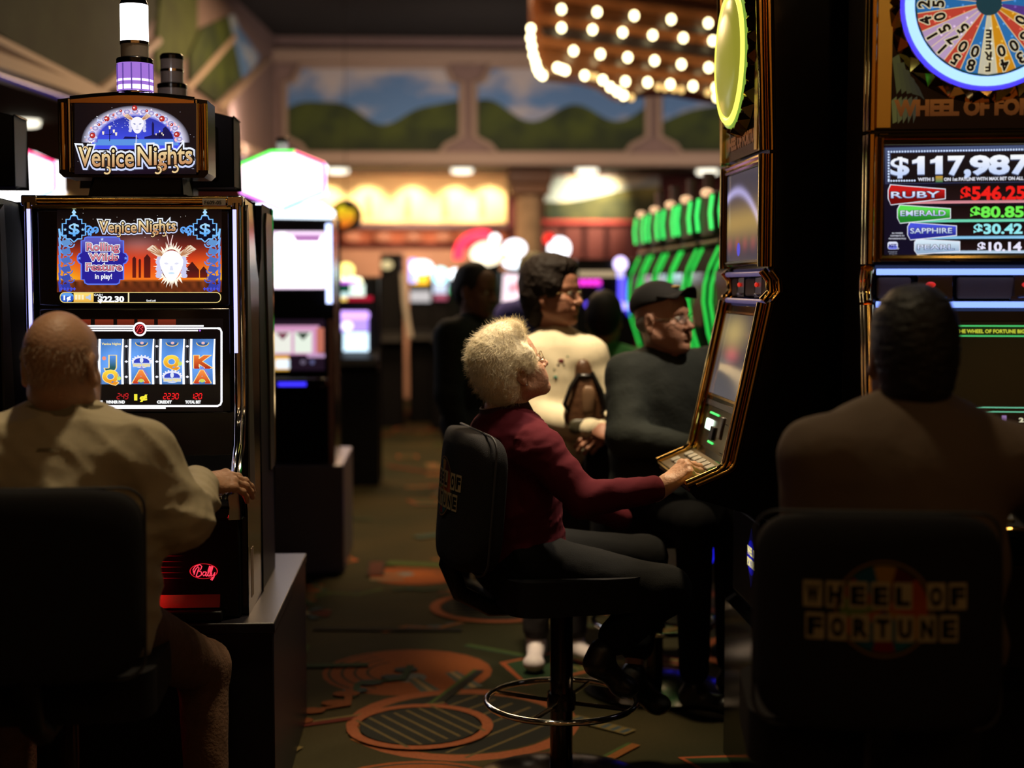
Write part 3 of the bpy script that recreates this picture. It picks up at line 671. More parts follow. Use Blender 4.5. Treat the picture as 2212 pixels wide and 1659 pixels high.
# ------------------------------------------------------------------ prize-wheel machine (gold)
WL = P(1868, 450, 3.42); WA = math.radians(-9)
WW = .54
def wheel_machine(lbl, loc, rz, art=True):
    t = thing('wheel_slot_machine', lbl, 'slot machine', loc, rz)
    hw = WW / 2; D = .40
    front = [(-.02, 2.40), (0, 1.865), (0, 1.545), (.025, 1.515), (.03, 1.475), (.0, 1.445), (-.095, .997), (-.10, .985), (-.210, .940), (-.215, .923), (-.195, .903), (-.05, .86), (.02, .84), (.03, .52), (.0, .5)]
    b = MB(); b.prism([(D, 2.40)] + front + [(0, 0), (D, 0)], 'x', -hw + .006, hw - .006); b.build('cabinet', BLACK, t, bevel=.004)
    for sx in (-1, 1):
        x = sx * (hw - .010)
        for nm, seq in (('gold_rail', [(-.028, 2.39), (-.012, 1.87)]), ('gold_rail', [(-.012, 1.86), (-.012, 1.55)]), ('gold_rail', [(-.010, 1.54), (.010, 1.515), (.014, 1.48), (-.008, 1.455)]), ('gold_rail', [(-.012, 1.45), (-.058, 1.23), (-.106, 1.007), (-.113, .991), (-.13, .979), (-.215, .943)])):
            m = MB(); m.tube([(x, y - .006, z) for y, z in seq], .0125, 10); m.tube([(x + sx * .004, y + .018, z) for y, z in seq], .0125, 10)
            m.build(nm, GOLDC, t)
        m = MB(); m.tube([(sx * (hw - .030), -.012, 1.855), (sx * (hw - .030), -.012, 1.555)], .010, 8); m.build('pillar', mat('silver_gold', (.85, .7, .5), .12, 1), t)
    # wheel section
    zc, R = 2.16, .196
    m = MB(); m.box((-hw + .022, -.022, 1.872), (hw - .022, .0, 2.395)); m.build('wheel_backboard', mat('backboard_dark', (.012, .009, .02), .12), t)
    for sx in (-1, 1):
        m = MB(); m.prism([(sx * (hw - .052), 1.875), (sx * (hw - .020), 1.875), (sx * (hw - .020), 2.39), (sx * (hw - .055), 2.39)], 'y', -.034, -.02); m.build('gold_stile', mat('satin_gold', (.95, .66, .16), .32, 1), t)
    n = 26; m = MB()                                            # ring of cut gold jewels
    for i in range(n):
        a0, a1 = 2 * PI * i / n, 2 * PI * (i + 1) / n; am = (a0 + a1) / 2
        pt = lambda r, a, y: (r * math.cos(a), y, zc + r * math.sin(a))
        k = len(m.v)
        m.add([pt(R + .002, a0, -.050), pt(R + .002, a1, -.050), pt(R + .034, a1, -.024), pt(R + .034, a0, -.024), pt(R + .020, am, -.056)], [(0, 1, 4), (1, 2, 4), (2, 3, 4), (3, 0, 4)])
    m.build('jewel_rim', mat('amber_chrome', (.75, .42, .12), .07, 1), t, smooth=False)
    m = MB(); m.lathe([(R + .01, 0), (R + .01, .03), (R - .03, .03), (R - .03, 0)], 48, M=Matrix.Translation((0, -.02, zc)) @ Matrix.Rotation(PI / 2, 4, 'X')); m.build('wheel_drum', BLACK, t)
    cols = [W(36, 120, 190), W(214, 74, 56), W(206, 170, 214), W(120, 150, 60), W(36, 120, 190), W(228, 150, 24), W(226, 218, 190), W(36, 120, 190), W(214, 74, 56), W(206, 170, 214), W(228, 150, 24), W(96, 60, 150)] * 2
    vals = ['25', '40', '15', '30', '80', '20', '50', '1000', '60', '35', '100', '45'] * 2
    order = {18: (W(226, 218, 190), 'FREE'), 17: (W(44, 126, 196), '80'), 16: (W(214, 76, 58), '50'), 15: (W(212, 178, 222), '175'), 19: (W(234, 158, 30), '40'), 20: (W(44, 126, 196), '30'), 21: (W(214, 76, 58), '75')}
    c = Canvas(lambda x, y, l: V((x, -.052 + l, zc + y)), 4e-5)
    c.disc(0, 0, R - .022, R - .022, W(16, 60, 70), n=60)
    for i in range(24):
        a = 2 * PI * (i + .5) / 24 - .13; col, tx = order.get(i, (cols[i], vals[i])); d = PI / 24
        c.poly([(.03 * math.cos(a - d), .03 * math.sin(a - d)), (.165 * math.cos(a - d), .165 * math.sin(a - d)), (.167 * math.cos(a), .167 * math.sin(a)), (.165 * math.cos(a + d), .165 * math.sin(a + d)), (.03 * math.cos(a + d), .03 * math.sin(a + d))], tuple(v * .8 for v in col))
        c.line([(.03 * math.cos(a - d), .03 * math.sin(a - d)), (.165 * math.cos(a - d), .165 * math.sin(a - d))], .0014, W(250, 225, 150))
        n_ = len(tx); h = .027 if n_ < 4 else .021               # characters stacked from the rim towards the hub
        for j, ch in enumerate(tx):
            r = .150 - j * (h * 1.22); ca = a + PI / 2
            X, Y = r * math.cos(a), r * math.sin(a)
            wd = h * .62
            for off, cc in ((.09, W(240, 226, 180)), (.04, W(12, 10, 12))):
                v, f = glyphs(ch, off)
                vb, _ = glyphs(ch, 0.0); ctr = ((vb[:, 0].min() + vb[:, 0].max()) / 2, .36)
                s_ = h / .73; up = (math.cos(a), math.sin(a)); rt = (math.sin(a), -math.cos(a))
                c.raw([(X + ((p[0] - ctr[0]) * rt[0] + (p[1] - ctr[1]) * up[0]) * s_, Y + ((p[0] - ctr[0]) * rt[1] + (p[1] - ctr[1]) * up[1]) * s_) for p in v], f, [cc] * len(v))
        for q in range(3):
            rr = .06 + .035 * q; c.star(rr * math.cos(a + .07), rr * math.sin(a + .07), .004, tuple(min(1, v * 1.7 + .05) for v in col))
    c.build('prize_wheel', emitv('wheel_face', .85, .15), t)
    m = MB(); m.tube([((R - .014) * math.cos(2 * PI * i / 72), -.056, zc + (R - .014) * math.sin(2 * PI * i / 72)) for i in range(72)], .0115, 10, closed=True)
    m.build('wheel_light_ring', emit('ring_blue', W(150, 190, 255), 1.7) if art else emit('ring_lime', W(240, 235, 90), 1.6), t)
    m = MB(); m.tube([((R + .001) * math.cos(2 * PI * i / 72), -.052, zc + (R + .001) * math.sin(2 * PI * i / 72)) for i in range(72)], .006, 8, closed=True)
    m.build('wheel_edge_ring', emit('ring_blue_deep', W(70, 60, 255), 1.4) if art else emit('ring_lime_deep', W(150, 190, 70), .7), t)
    if not art:                                                # crystal bulge of the wheel seen from its edge
        m = MB(); m.lathe([(R - .02, 0), (R - .03, .012), (R - .08, .022), (.03, .030)], 48, M=Matrix.Translation((0, -.054, zc)) @ Matrix.Rotation(PI / 2, 4, 'X'))
        m.build('wheel_dome', emit('dome_lime', W(205, 198, 66), .45), t)
    c = Canvas(lambda x, y, l: V((x, -.0235 + l, y)), 4e-5)     # dim lettering and figure under the wheel
    o1, o2 = W(108, 60, 22), W(84, 44, 18)
    for sx, k in ((-1, 1),):
        for i in range(5):
            x = -.215 + .012 * i; c.poly([(x, 2.04 - .012 * i), (x + .016, 2.05 - .02 * i), (x + .03, 1.98 - .01 * i), (x + .012, 1.955)], W(60 - 5 * i, 62 - 5 * i, 34))
            c.poly([(x, 1.94), (x + .012, 1.95), (x + .014, 1.89 + .006 * i), (x + .004, 1.885)], W(76 - 6 * i, 76 - 6 * i, 40))
    c.text('WHEEL OF FORTUNE', -.205, 1.905, .225, -.036, o1, o2, off=.06)
    c.build('backboard_lettering', emitv('dim_print', .8, .2), t)
    # display section
    m = MB()
    zb0, zb1 = 1.552, 1.862
    for z in (zb0 + .012, zb1 - .006, zb1 - .020): m.tube([(-hw + .03, -.014, z), (hw - .03, -.014, z)], .0085, 8)
    for x in (-hw + .034, hw - .034): m.tube([(x, -.016, zb0 + .01), (x, -.016, zb1 - .01)], .008, 8)
    m.build('display_bezel', GOLDC, t)
    m = MB(); m.box((-hw + .036, -.012, zb0 + .008), (hw - .036, .01, zb1 - .024)); m.build('display_back', BLACK, t)
    # light bars and speaker band
    for z, y in ((1.531, -.008), (1.452, -.008)):
        m = MB(); m.tube([(-hw + .03, y, z), (hw - .03, y, z)], .0075, 10); m.build('light_bar', emit('bar_blue', W(130, 160, 255), 1.7) if art else emit('bar_dim', W(120, 110, 170), .35), t)
    for xa, xb in ((-.235, -.155), (-.045, .095), (.16, .235)):
        m = MB(); m.box((xa, .004, 1.466), (xb, .03, 1.518))
        m.build('speaker_mesh', mat('speaker_mesh', (.16, .085, .04) if art else (.18, .15, .17), .6, bump=.6, bscale=900), t, bevel=.006)
    for x in (-.1, .127):
        m = MB(); m.prism([(x - .045, 1.464), (x + .045, 1.464), (x + .04, 1.52), (x - .04, 1.52)], 'y', .004, .02); m.tube([(x - .03, .0, 1.47), (x, -.006, 1.474), (x + .03, .0, 1.47)], .003, 6); m.build('speaker_horn', GUN, t, bevel=.003)
        m = MB(); m.ball((x - .01, .0, 1.50), (.012, .004, .007)); m.build('horn_light', emit('horn_red', W(255, 50, 30), .6), t)
    # leaning main screen
    nrm = V((0, -.433, -.115)).normalized(); nrm = V((0, -.9665, .2567))
    def lean(x, s, lift=0):                # s: distance down the leaning panel from its top edge
        return V((x, -.095 * s / .448, 1.445 - .448 * s / .448)) + V((0, -.978, .208)) * lift
    def slab(x0, x1, s0, s1, h, m_):
        q = [lean(x0, s0), lean(x1, s0), lean(x1, s1), lean(x0, s1)]; u = [lean(x0, s0, h), lean(x1, s0, h), lean(x1, s1, h), lean(x0, s1, h)]
        return m_.add(q + u, [(3, 2, 1, 0), (4, 5, 6, 7), (0, 1, 5, 4), (1, 2, 6, 5), (2, 3, 7, 6), (3, 0, 4, 7)])
    m = MB(); slab(-hw + .022, hw - .022, .008, .30, .006, m); m.build('screen_frame', BLACK if art else mat('bronze_gloss', (.10, .07, .04), .12, .6), t, bevel=.002)
    m = MB()
    for (x0, x1, s0, s1) in ((-.225, .225, .028, .034), (-.225, .225, .282, .288), (-.225, -.219, .028, .288), (.219, .225, .028, .288)): slab(x0, x1, s0, s1, .010, m)
    m.build('screen_trim', GOLDD if not art else BLACK, t)
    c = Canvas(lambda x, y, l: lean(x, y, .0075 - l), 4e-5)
    if art:
        gr = W(70, 200, 110)
        c.rect(-.217, .036, .217, .28, W(3, 9, 4), W(1, 5, 2))
        for y0, y1 in ((.044, .0475), (.068, .0715)): c.rect(-.217, y0, .217, y1, gr)
        c.rect(-.217, .0475, .217, .068, W(10, 40, 14)); c.text('SPINS THE WHEEL OF FORTUNE BIG WHEEL', -.083, .0625, .152, .0085, W(196, 206, 60), off=.035)
        for y0 in (.238, .248): c.rect(-.217, y0, .217, y0 + .0025, W(110, 200, 160))
        c.rect(-.217, .258, .217, .279, W(16, 10, 16))
        for i, tx in enumerate(('1068', '9', '50', '2', '45')):
            x = -.13 + i * .075; c.rect(x - .034, .259, x + .03, .278, W(4, 4, 6)); c.text(tx, x - .005 * len(tx), .273, x + .005 * len(tx), .010, W(230, 226, 190), off=.03); c.rect(x + .03, .258, x + .041, .279, W(140, 110, 160))
    else:
        def dim(x, y):  # reflected yellow, red and grey painted in as screen glow
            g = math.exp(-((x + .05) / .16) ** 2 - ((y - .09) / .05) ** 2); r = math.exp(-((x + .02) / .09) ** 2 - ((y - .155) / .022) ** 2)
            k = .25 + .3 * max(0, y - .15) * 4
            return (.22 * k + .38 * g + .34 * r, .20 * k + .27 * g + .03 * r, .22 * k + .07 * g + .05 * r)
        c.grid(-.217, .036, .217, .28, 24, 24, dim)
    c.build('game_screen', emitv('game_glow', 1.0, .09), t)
    # bill and card panel
    m = MB(); slab(-hw + .022, hw - .022, .318, .442, .004, m); m.build('bill_panel', mat('bronze_panel', (.07, .045, .02), .2, .7), t)
    m = MB(); slab(-hw + .022, hw - .022, .300, .316, .007, m); m.build('divider_strip', GUN, t)
    gl = emit('bill_green', W(70, 255, 110), 1.6)
    for x0, x1, s0, s1, nm in ((-.14, -.02, .334, .339, 'green_light'), (-.09, -.02, .418, .423, 'green_light')):
        m = MB(); slab(x0, x1, s0, s1, .007, m); m.build(nm, gl, t)
    m = MB(); slab(-.16, -.075, .356, .388, .010, m); m.build('ticket_light', emit('bill_white', W(225, 255, 230), 2.4), t, bevel=.003)
    m = MB(); slab(-.07, -.02, .372, .412, .012, m); m.build('bill_slot', BLACKM, t, bevel=.003)
    m = MB(); slab(.03, .07, .335, .40, .010, m); m.build('card_reader', GUN, t, bevel=.003)
    m = MB(); slab(.10, .22, .35, .435, .008, m); m.build('player_display', BLACK, t, bevel=.003)
    # deck
    def deck(x, s, lift=0): return V((x, -.102 - .110 * s / .12, .985 - .045 * s / .12)) + V((0, -.377, .926)) * lift
    def dslab(x0, x1, s0, s1, h, m_):
        q = [deck(x0, s0), deck(x1, s0), deck(x1, s1), deck(x0, s1)]; u = [deck(x0, s0, h), deck(x1, s0, h), deck(x1, s1, h), deck(x0, s1, h)]
        return m_.add(q + u, [(3, 2, 1, 0), (4, 5, 6, 7), (0, 1, 5, 4), (1, 2, 6, 5), (2, 3, 7, 6), (3, 0, 4, 7)])
    m = MB(); dslab(-hw + .015, hw - .02, .004, .118, .004, m); m.build('button_deck', mat('deck_bronze', (.12, .09, .05), .3, .6), t, bevel=.002)
    bm_ = mat('button_cream', (.26, .24, .20), .35)
    for i in range(6):
        for j in range(2):
            if j == 1 and i in (2,): continue
            m = MB(); x = -.19 + i * .066; dslab(x, x + .046, .022 + j * .045, .050 + j * .045, .012, m); m.build('button', bm_, t, bevel=.003)
    m = MB(); dslab(.212, .226, .012, .075, .008, m); m.build('green_light', gl, t)
    m = MB(); m.tube([(-hw + .02, -.2165, .941), (hw - .01, -.2165, .941)], .0065, 8); m.build('deck_rim', GOLDC, t)
    # lower door with its blue lit badge
    m = MB(); m.box((-.18, .004, .55), (.18, .03, .82)); m.build('belly_door', BLACKM, t, bevel=.01)
    c = Canvas(lambda x, y, l: V((x, .002 + l, y)), 4e-5)
    k = .5 if not art else .35
    for x in (.09,) if not art else (0,):
        c.poly([(x - .07, .70), (x, .79), (x + .07, .70), (x, .61)], W(14, 14, 60, k))
        c.ring(x, .70, .0, .052, W(60, 60, 255, k), W(20, 20, 190, k), n=24)
        c.text('WHEEL OF', x - .05, .706, x + .05, -.024, W(255, 240, 150), off=.05); c.text('FORTUNE', x - .05, .672, x + .05, -.024, W(255, 240, 150), off=.05)
    c.build('belly_badge', emitv('belly_glow', 1.0), t)
    return t


WC = V((WL.x, WL.y, 0)) + V((math.cos(WA), math.sin(WA), 0)) * (WW / 2)
WR = wheel_machine('gold prize-wheel machine facing out with jackpot prices lit, behind the dark-haired man', (WC.x, WC.y, 0), WA, True)
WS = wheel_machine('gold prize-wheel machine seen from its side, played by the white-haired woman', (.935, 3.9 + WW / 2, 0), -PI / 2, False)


def jackpot_art(c):
    n = 24
    c.grid(1910, 312, 2262, 558, 16, 12, lambda x, y: W(10, 10, 24 + 10 * math.sin(x * .02)))
    sky = lambda x, y: y + (x - 1912) * -.020
    q = lambda x, y: (x, y - (x - 1912) * .018 * (1 - (y - 318) / 300))
    def R_(x0, y0, x1, y1, a, b=None): c.poly([q(x0, y0), q(x1, y0), q(x1, y1), q(x0, y1)], [a, a, b or a, b or a])
    R_(1912, 319, 2262, 398, W(70, 84, 120), W(44, 50, 80)); R_(1924, 331, 2262, 396, W(22, 18, 22), W(12, 12, 16))
    for i in range(58): c.disc(*q(1919.5 + i * 6, 328), 2.2, 2.2, W(205, 222, 250), n=8)
    for i in range(10): c.disc(*q(1919.5, 334 + i * 6), 2.2, 2.2, W(205, 222, 250), n=8)
    for i in range(11): c.disc(*q(1919.5 + i * 5.6, 391), 2.2, 2.2, W(205, 222, 250), n=8)
    x = 1925
    for ch, w_, g in (('$', 37, 8), ('1', 27, 12), ('1', 27, 14), ('7', 29, 6), (',', 9, 4), ('9', 38, 3), ('8', 38, 9), ('7', 36, 8), ('4', 36, 8)):
        y0 = 378 if ch != ',' else 378
        if ch == '1':
            for dy, cc, c2 in ((2.5, W(70, 80, 110), W(70, 80, 110)), (0, W(250, 252, 255), W(200, 216, 250))):
                pts = [(0, .22), (.35, .14), (.52, 0), (1, 0), (1, 1), (.42, 1), (.42, .36), (0, .40)]
                c.poly([q(x + u * w_, 339 + v * 39 + dy) for u, v in pts], [tuple(cc[i] + (c2[i] - cc[i]) * v for i in range(3)) for u, v in pts])
            x += w_ + g; continue
        for dy, cc, c2 in ((2.5, W(70, 80, 110), None), (0, W(250, 252, 255), W(196, 214, 250))):
            c.text(ch, x, y0 + dy, x + w_, 39 if ch != ',' else 42, cc, c2, off=.045 if ch != '$' else .025, warp=lambda a, b: q(a, b))
        x += w_ + g
    c.text('WITH 5', 1983, 392, 2017, 7, W(225, 228, 240), off=.035, warp=q); R_(2021, 382, 2036, 395, W(200, 150, 50), W(60, 130, 90))
    c.text('ON 1st PAYLINE WITH MAX BET ON ALL LINES', 2039, 392.5, 2236, 7, W(225, 228, 240), off=.035, warp=q)
    rows = (('RUBY', 1919, 2041, 400, 442, 1925, 2028, 428, 14, W(196, 24, 24), W(110, 8, 10), '$546.25', 2076, 433, 28, W(240, 30, 26), W(230, 150, 160)),
            ('EMERALD', 1939, 2052, 444, 482, 1945, 2042, 467, 12, W(90, 220, 80), W(30, 130, 40), '$80.85', 2097, 471, 23, W(110, 240, 80), W(120, 230, 190)),
            ('SAPPHIRE', 1961, 2065, 482, 518, 1966, 2056, 504.5, 11.5, W(70, 84, 220), W(34, 38, 140), '$30.42', 2104, 506, 21, W(150, 235, 240), W(150, 215, 255)),
            ('PEARL', 1976, 2072, 518, 549, 1982, 2060, 539.5, 11, W(214, 232, 246), W(150, 176, 205), '$10.14', 2112, 543, 19, W(236, 232, 255), W(200, 226, 250)))
    for nm, xa, xb, y0, y1, tx0, tx1, ty, th, ca, cb, pr, px, py, ph, pc, lc in rows:
        R_(xb - 20, y0 + 3, 2262, y1 - 5, W(16, 8, 10), W(30, 16, 20))
        R_(xa + 40, y1 - 7, 2262, y1 - 1, tuple(v * .6 for v in lc), lc)
        m_ = (y0 + y1) / 2
        for e, col in ((1.6, W(230, 232, 245)), (0, None)):
            pts = [q(xa - e + 5, y0 - e), q(xb + e, m_ - 10 - e), q(xb + e, m_ + 9 + e), q(xa + 5, y1 + e), q(xa - e, m_ + 8), q(xa - e, m_ - 10)]
            c.poly(pts, col if col else [ca, ca, cb, cb, cb, ca])
        c.text(nm, tx0, ty, tx1, th, W(20, 20, 50), off=.06, warp=q)
        c.text(nm, tx0, ty, tx1, th, W(235, 240, 255), W(170, 190, 235), off=.015, warp=q)
        c.text(pr, px, py, px + ph * 4.9, ph, pc, off=.035, warp=q)
    for i, tx in enumerate(('ALL WAGERS', 'CONTRIBUTE TO', 'PROGRESSIVE PRIZE')):
        w_ = (12, 15, 18.5)[i]; c.text(tx, 1938 - w_, 505 + i * 6, 1938 + w_, 3.2, W(210, 212, 225), off=.02)
    c.rrect(1917, 522, 1939, 539, 5, W(220, 224, 245)); c.rrect(1918, 530, 1938, 538.5, 4, W(110, 120, 220)); c.text('IGT', 1920, 534, 1936, 7, W(40, 44, 120), off=.05)
    c.ring(1939.5, 537, 1, 2, W(200, 200, 220), n=10)
    c.text('©Copyright IGT', 1918, 545, 1938, 2.4, W(170, 172, 190)); c.text('www.igt.com', 1920, 549, 1937, 2.2, W(170, 172, 190))


fn = V((math.sin(WA), -math.cos(WA), 0)); fo = V((WC.x, WC.y, 0)) + fn * .013
c = Canvas(planemap(WR, 0, fn, fo), 2e-5); jackpot_art(c); c.build('jackpot_display', SCREEN, WR)
# the side machine's upper display, reflected wheel arc and yellow painted as dim glow
c = Canvas(lambda x, y, l: V((x, -.0135 + l, y)), 4e-5)
def side_reflection(x, y):
    t = (y - 1.56) / .275; a = math.exp(-((t - .80 + (x + .1) ** 2 * 4) / .05) ** 2)
    yl = math.exp(-((t - .45) / .17) ** 2); rd = math.exp(-((t - .22) / .07) ** 2) * (.4 + .3 * math.sin(x * 60))
    return (.08 + .45 * a + .42 * yl + .30 * rd, .07 + .42 * a + .26 * yl + .02 * rd, .09 + .8 * a + .02 * yl + .02 * rd)
c.grid(-.225, 1.568, .225, 1.832, 24, 40, side_reflection); c.disc(-.06, 1.605, .022, .020, W(96, 96, 235), n=20)
c.build('jackpot_display', emitv('side_glow', .75, .1), WS)
# ================================================================== the hall
ZL = 2.93                                        # low ceiling
STR = dict(kind='structure')
def mural_mat(name, hills, base=.35, sky0=(.09, .21, .46), cloud=(.42, .42, .46), hillc=(.055, .085, .008)):
    """painted landscape: cloudy sky over rolling hills, in object coordinates (x along the wall, z up)"""
    m, N, L, b = _bs(name)
    tc = N.new('ShaderNodeTexCoord'); sp = N.new('ShaderNodeSeparateXYZ'); L.new(tc.outputs['Object'], sp.inputs[0])
    def math_(op, a, c=None):
        n = N.new('ShaderNodeMath'); n.operation = op
        for i, v in enumerate((a, c)):
            if v is None: continue
            if isinstance(v, (int, float)): n.inputs[i].default_value = v
            else: L.new(v, n.inputs[i])
        return n.outputs[0]
    cl = N.new('ShaderNodeTexNoise'); cl.inputs['Scale'].default_value = 1.7; cl.inputs['Detail'].default_value = 4
    mp = N.new('ShaderNodeMapping'); mp.inputs['Scale'].default_value = (.7, 1, 1.6); L.new(tc.outputs['Object'], mp.inputs[0]); L.new(mp.outputs[0], cl.inputs['Vector'])
    rp = N.new('ShaderNodeMapRange'); rp.inputs[1].default_value = .46; rp.inputs[2].default_value = .62; L.new(cl.outputs['Fac'], rp.inputs[0])
    sky = N.new('ShaderNodeMix'); sky.data_type = 'RGBA'; sky.inputs[6].default_value = (*sky0, 1); sky.inputs[7].default_value = (*cloud, 1); L.new(rp.outputs[0], sky.inputs[0])
    g = N.new('ShaderNodeTexNoise'); g.inputs['Scale'].default_value = 2.6; g.inputs['Detail'].default_value = 5; L.new(tc.outputs['Object'], g.inputs['Vector'])
    hc = N.new('ShaderNodeMix'); hc.data_type = 'RGBA'; hc.inputs[6].default_value = (.012, .028, .006, 1); hc.inputs[7].default_value = (*hillc, 1)
    rg = N.new('ShaderNodeMapRange'); rg.inputs[1].default_value = .38; rg.inputs[2].default_value = .66; L.new(g.outputs['Fac'], rg.inputs[0]); L.new(rg.outputs[0], hc.inputs[0])
    hgt = base
    for amp, fr, ph in hills: hgt = math_('ADD', hgt, math_('MULTIPLY', math_('SINE', math_('ADD', math_('MULTIPLY', sp.outputs['X'], fr), ph)), amp))
    k = math_('GREATER_THAN', hgt, sp.outputs['Z'])
    # tree belt painted darker along the foot of the hills
    fo = N.new('ShaderNodeMapRange'); fo.inputs[1].default_value = -.05; fo.inputs[2].default_value = .32; fo.inputs[3].default_value = .10; fo.inputs[4].default_value = 1; L.new(sp.outputs['Z'], fo.inputs[0])
    hm = N.new('ShaderNodeMix'); hm.data_type = 'RGBA'; hm.inputs[6].default_value = (.004, .012, .003, 1); L.new(fo.outputs[0], hm.inputs[0]); L.new(hc.outputs[2], hm.inputs[7])
    mx = N.new('ShaderNodeMix'); mx.data_type = 'RGBA'; L.new(k, mx.inputs[0]); L.new(sky.outputs[2], mx.inputs[6]); L.new(hm.outputs[2], mx.inputs[7])
    L.new(mx.outputs[2], b.inputs['Base Color']); b.inputs['Roughness'].default_value = .8
    return m
PLASTER = mat('mauve_plaster', (.20, .142, .135), .85, var=.12, vscale=3)
TRIM = mat('mauve_trim', (.33, .25, .20), .7)
YF = 17.0
# floor with its woven pattern
def floor_build():
    eps = 3e-6
    c = Canvas(lambda x, y, l: V((x, y, -l)), eps)                # layers rise from the floor
    def base(x, y):
        n = noise.fractal(V((x * 1.6, y * 1.6, .3)), 1, 2, 4)
        k = .5 + .5 * n
        return (.010 + .024 * k, .012 + .013 * k, .005 + .004 * k)
    c.grid(-9, .6, 9, 21, 120, 160, base)
    rnd = random.Random(12)
    pal = [tuple(.68 * v for v in q_) for q_ in [(.16, .045, .012), (.20, .07, .018), (.10, .016, .010), (.05, .075, .02), (.04, .06, .07), (.14, .10, .035), (.02, .018, .014), (.12, .03, .02), (.03, .055, .03)]]
    def motif(x, y, s, k):
        col = rnd.choice(pal); c2 = rnd.choice(pal); a = rnd.uniform(0, PI); ca, sa = math.cos(a), math.sin(a)
        q = lambda u, v: (x + (u * ca - v * sa) * s, y + (u * sa + v * ca) * s)
        if k == 0:
            c.disc(x, y, s, s, (.19, .055, .012), (.13, .035, .010), n=24)
            for r in (.45, .6, .75, .9): c.ring(x, y, s * r, s * r + .012, (.03, .022, .012), n=20, a0=a, a1=a + 2.2)
            c.disc(*q(-.25, .1), s * .2, s * .2, (.10, .11, .11), n=12)
            for e in (-.5, .0): c.poly([q(-.3, e), q(-.3, e + .16), q(-1, e + .3), q(-1, e + .05)], (.05, .055, .045)); c.poly([q(-.3, e + .05), q(-.3, e + .1), q(-1, e + .2), q(-1, e + .13)], (.16, .11, .05))
        elif k == 1:
            d = [q(-1, 0), q(0, -.7), q(1, 0), q(0, .7)]; c.poly(d, (.015, .03, .012)); c.line(d, .05 * s + .015, (.19, .045, .015), True)
        elif k == 2:
            c.poly([q(-1, -.25), q(1, -.25), q(1, .25), q(-1, .25)], col)
            for i in range(6): c.poly([q(-.9 + i * .32, -.2), q(-.75 + i * .32, -.2), q(-.75 + i * .32, .2), q(-.9 + i * .32, .2)], c2)
        elif k == 3:
            c.ring(x, y, s * .85, s, (.17, .05, .02), n=30); c.disc(x, y, s * .82, s * .82, (.012, .012, .010), n=24)
            for i in range(7): c.line([q(-.7, -.6 + i * .2), q(.7, -.6 + i * .2)], .012, (.07, .05, .02))
        elif k == 4:
            c.line([q(-1.6, 0), q(1.6, 0)], .035, col); c.line([q(-1.6, .12), q(1.6, .12)], .015, c2)
        elif k == 5:
            for i in range(9):
                t = 2 * PI * i / 9; c.poly([q(.15 * math.cos(t), .15 * math.sin(t)), q(math.cos(t - .2), math.sin(t - .2)), q(math.cos(t + .2), math.sin(t + .2))], col if i % 2 else c2)
            c.disc(x, y, s * .2, s * .2, (.18, .14, .08), n=10)
        else:
            for i in range(4): c.disc(*q(-.7 + .45 * i, .1 * (i % 2)), s * .2, s * .14, c2, n=9)
            c.line([q(-1, -.2), q(-.4, .2), q(.2, -.2), q(.9, .2)], .03, col)
    motif(*PZ(880, 1450, 0).xy, .33, 0); motif(*PZ(1180, 1440, 0).xy, .26, 1); motif(*PZ(1000, 1560, 0).xy, .4, 3)
    for i in range(560):
        y = .9 + 17 * rnd.random() ** 1.35; x = rnd.uniform(-1.6 - .12 * y, 2.2 + .2 * y)
        motif(x, y, rnd.uniform(.09, .26), rnd.choice((1, 2, 2, 4, 5, 6, 6, 4, 2)))
        if i % 9 == 0: motif(x + .5, y + .4, rnd.uniform(.22, .36), rnd.choice((0, 3, 0)))
    o = c.build('floor', mat('carpet', vcol=True, rough=.95, spec=.1, var=.35, vscale=90, bump=.4, bscale=700), None)
    tag(o, **STR)
floor_build()
def sbox(name, a, b, m, bevel=0):
    o = MB().box(a, b).build(name, m, None, bevel=bevel); return tag(o, **STR)
DARK = mat('ceiling_black', (.002, .002, .002), .95)
sbox('ceiling_upper', (-9, -3, 4.40), (9, 17.4, 4.5), DARK)
sbox('wall_front', (-9, -3.2, 0), (9, -3.0, 4.45), mat('front_wall', (.45, .24, .08), .8))
sbox('wall_left', (-9.2, -3, 0), (-9, 21, 4.45), mat('side_wall', (.10, .05, .035), .8))
sbox('wall_right', (9, -3, 0), (9.2, 21, 4.45), MATS['side_wall'])
YB = 18.8
# low ceiling beyond the coffer: strip along the back, and one along the slanted left side
L0, L1 = P(596, 357, YF), P(-110, 112, 7.6)
CEIL2 = mat('ceiling_low', (.06, .04, .035), .8)
m = MB(); m.prism([(-9, 21), (9, 21), (9, YF + .05), (L0.x, YF + .05), (L1.x, 7.6), (L1.x, -3), (-9, -3)], 'z', ZL + .0, ZL + .1); tag(m.build('ceiling_lower', CEIL2), **STR)
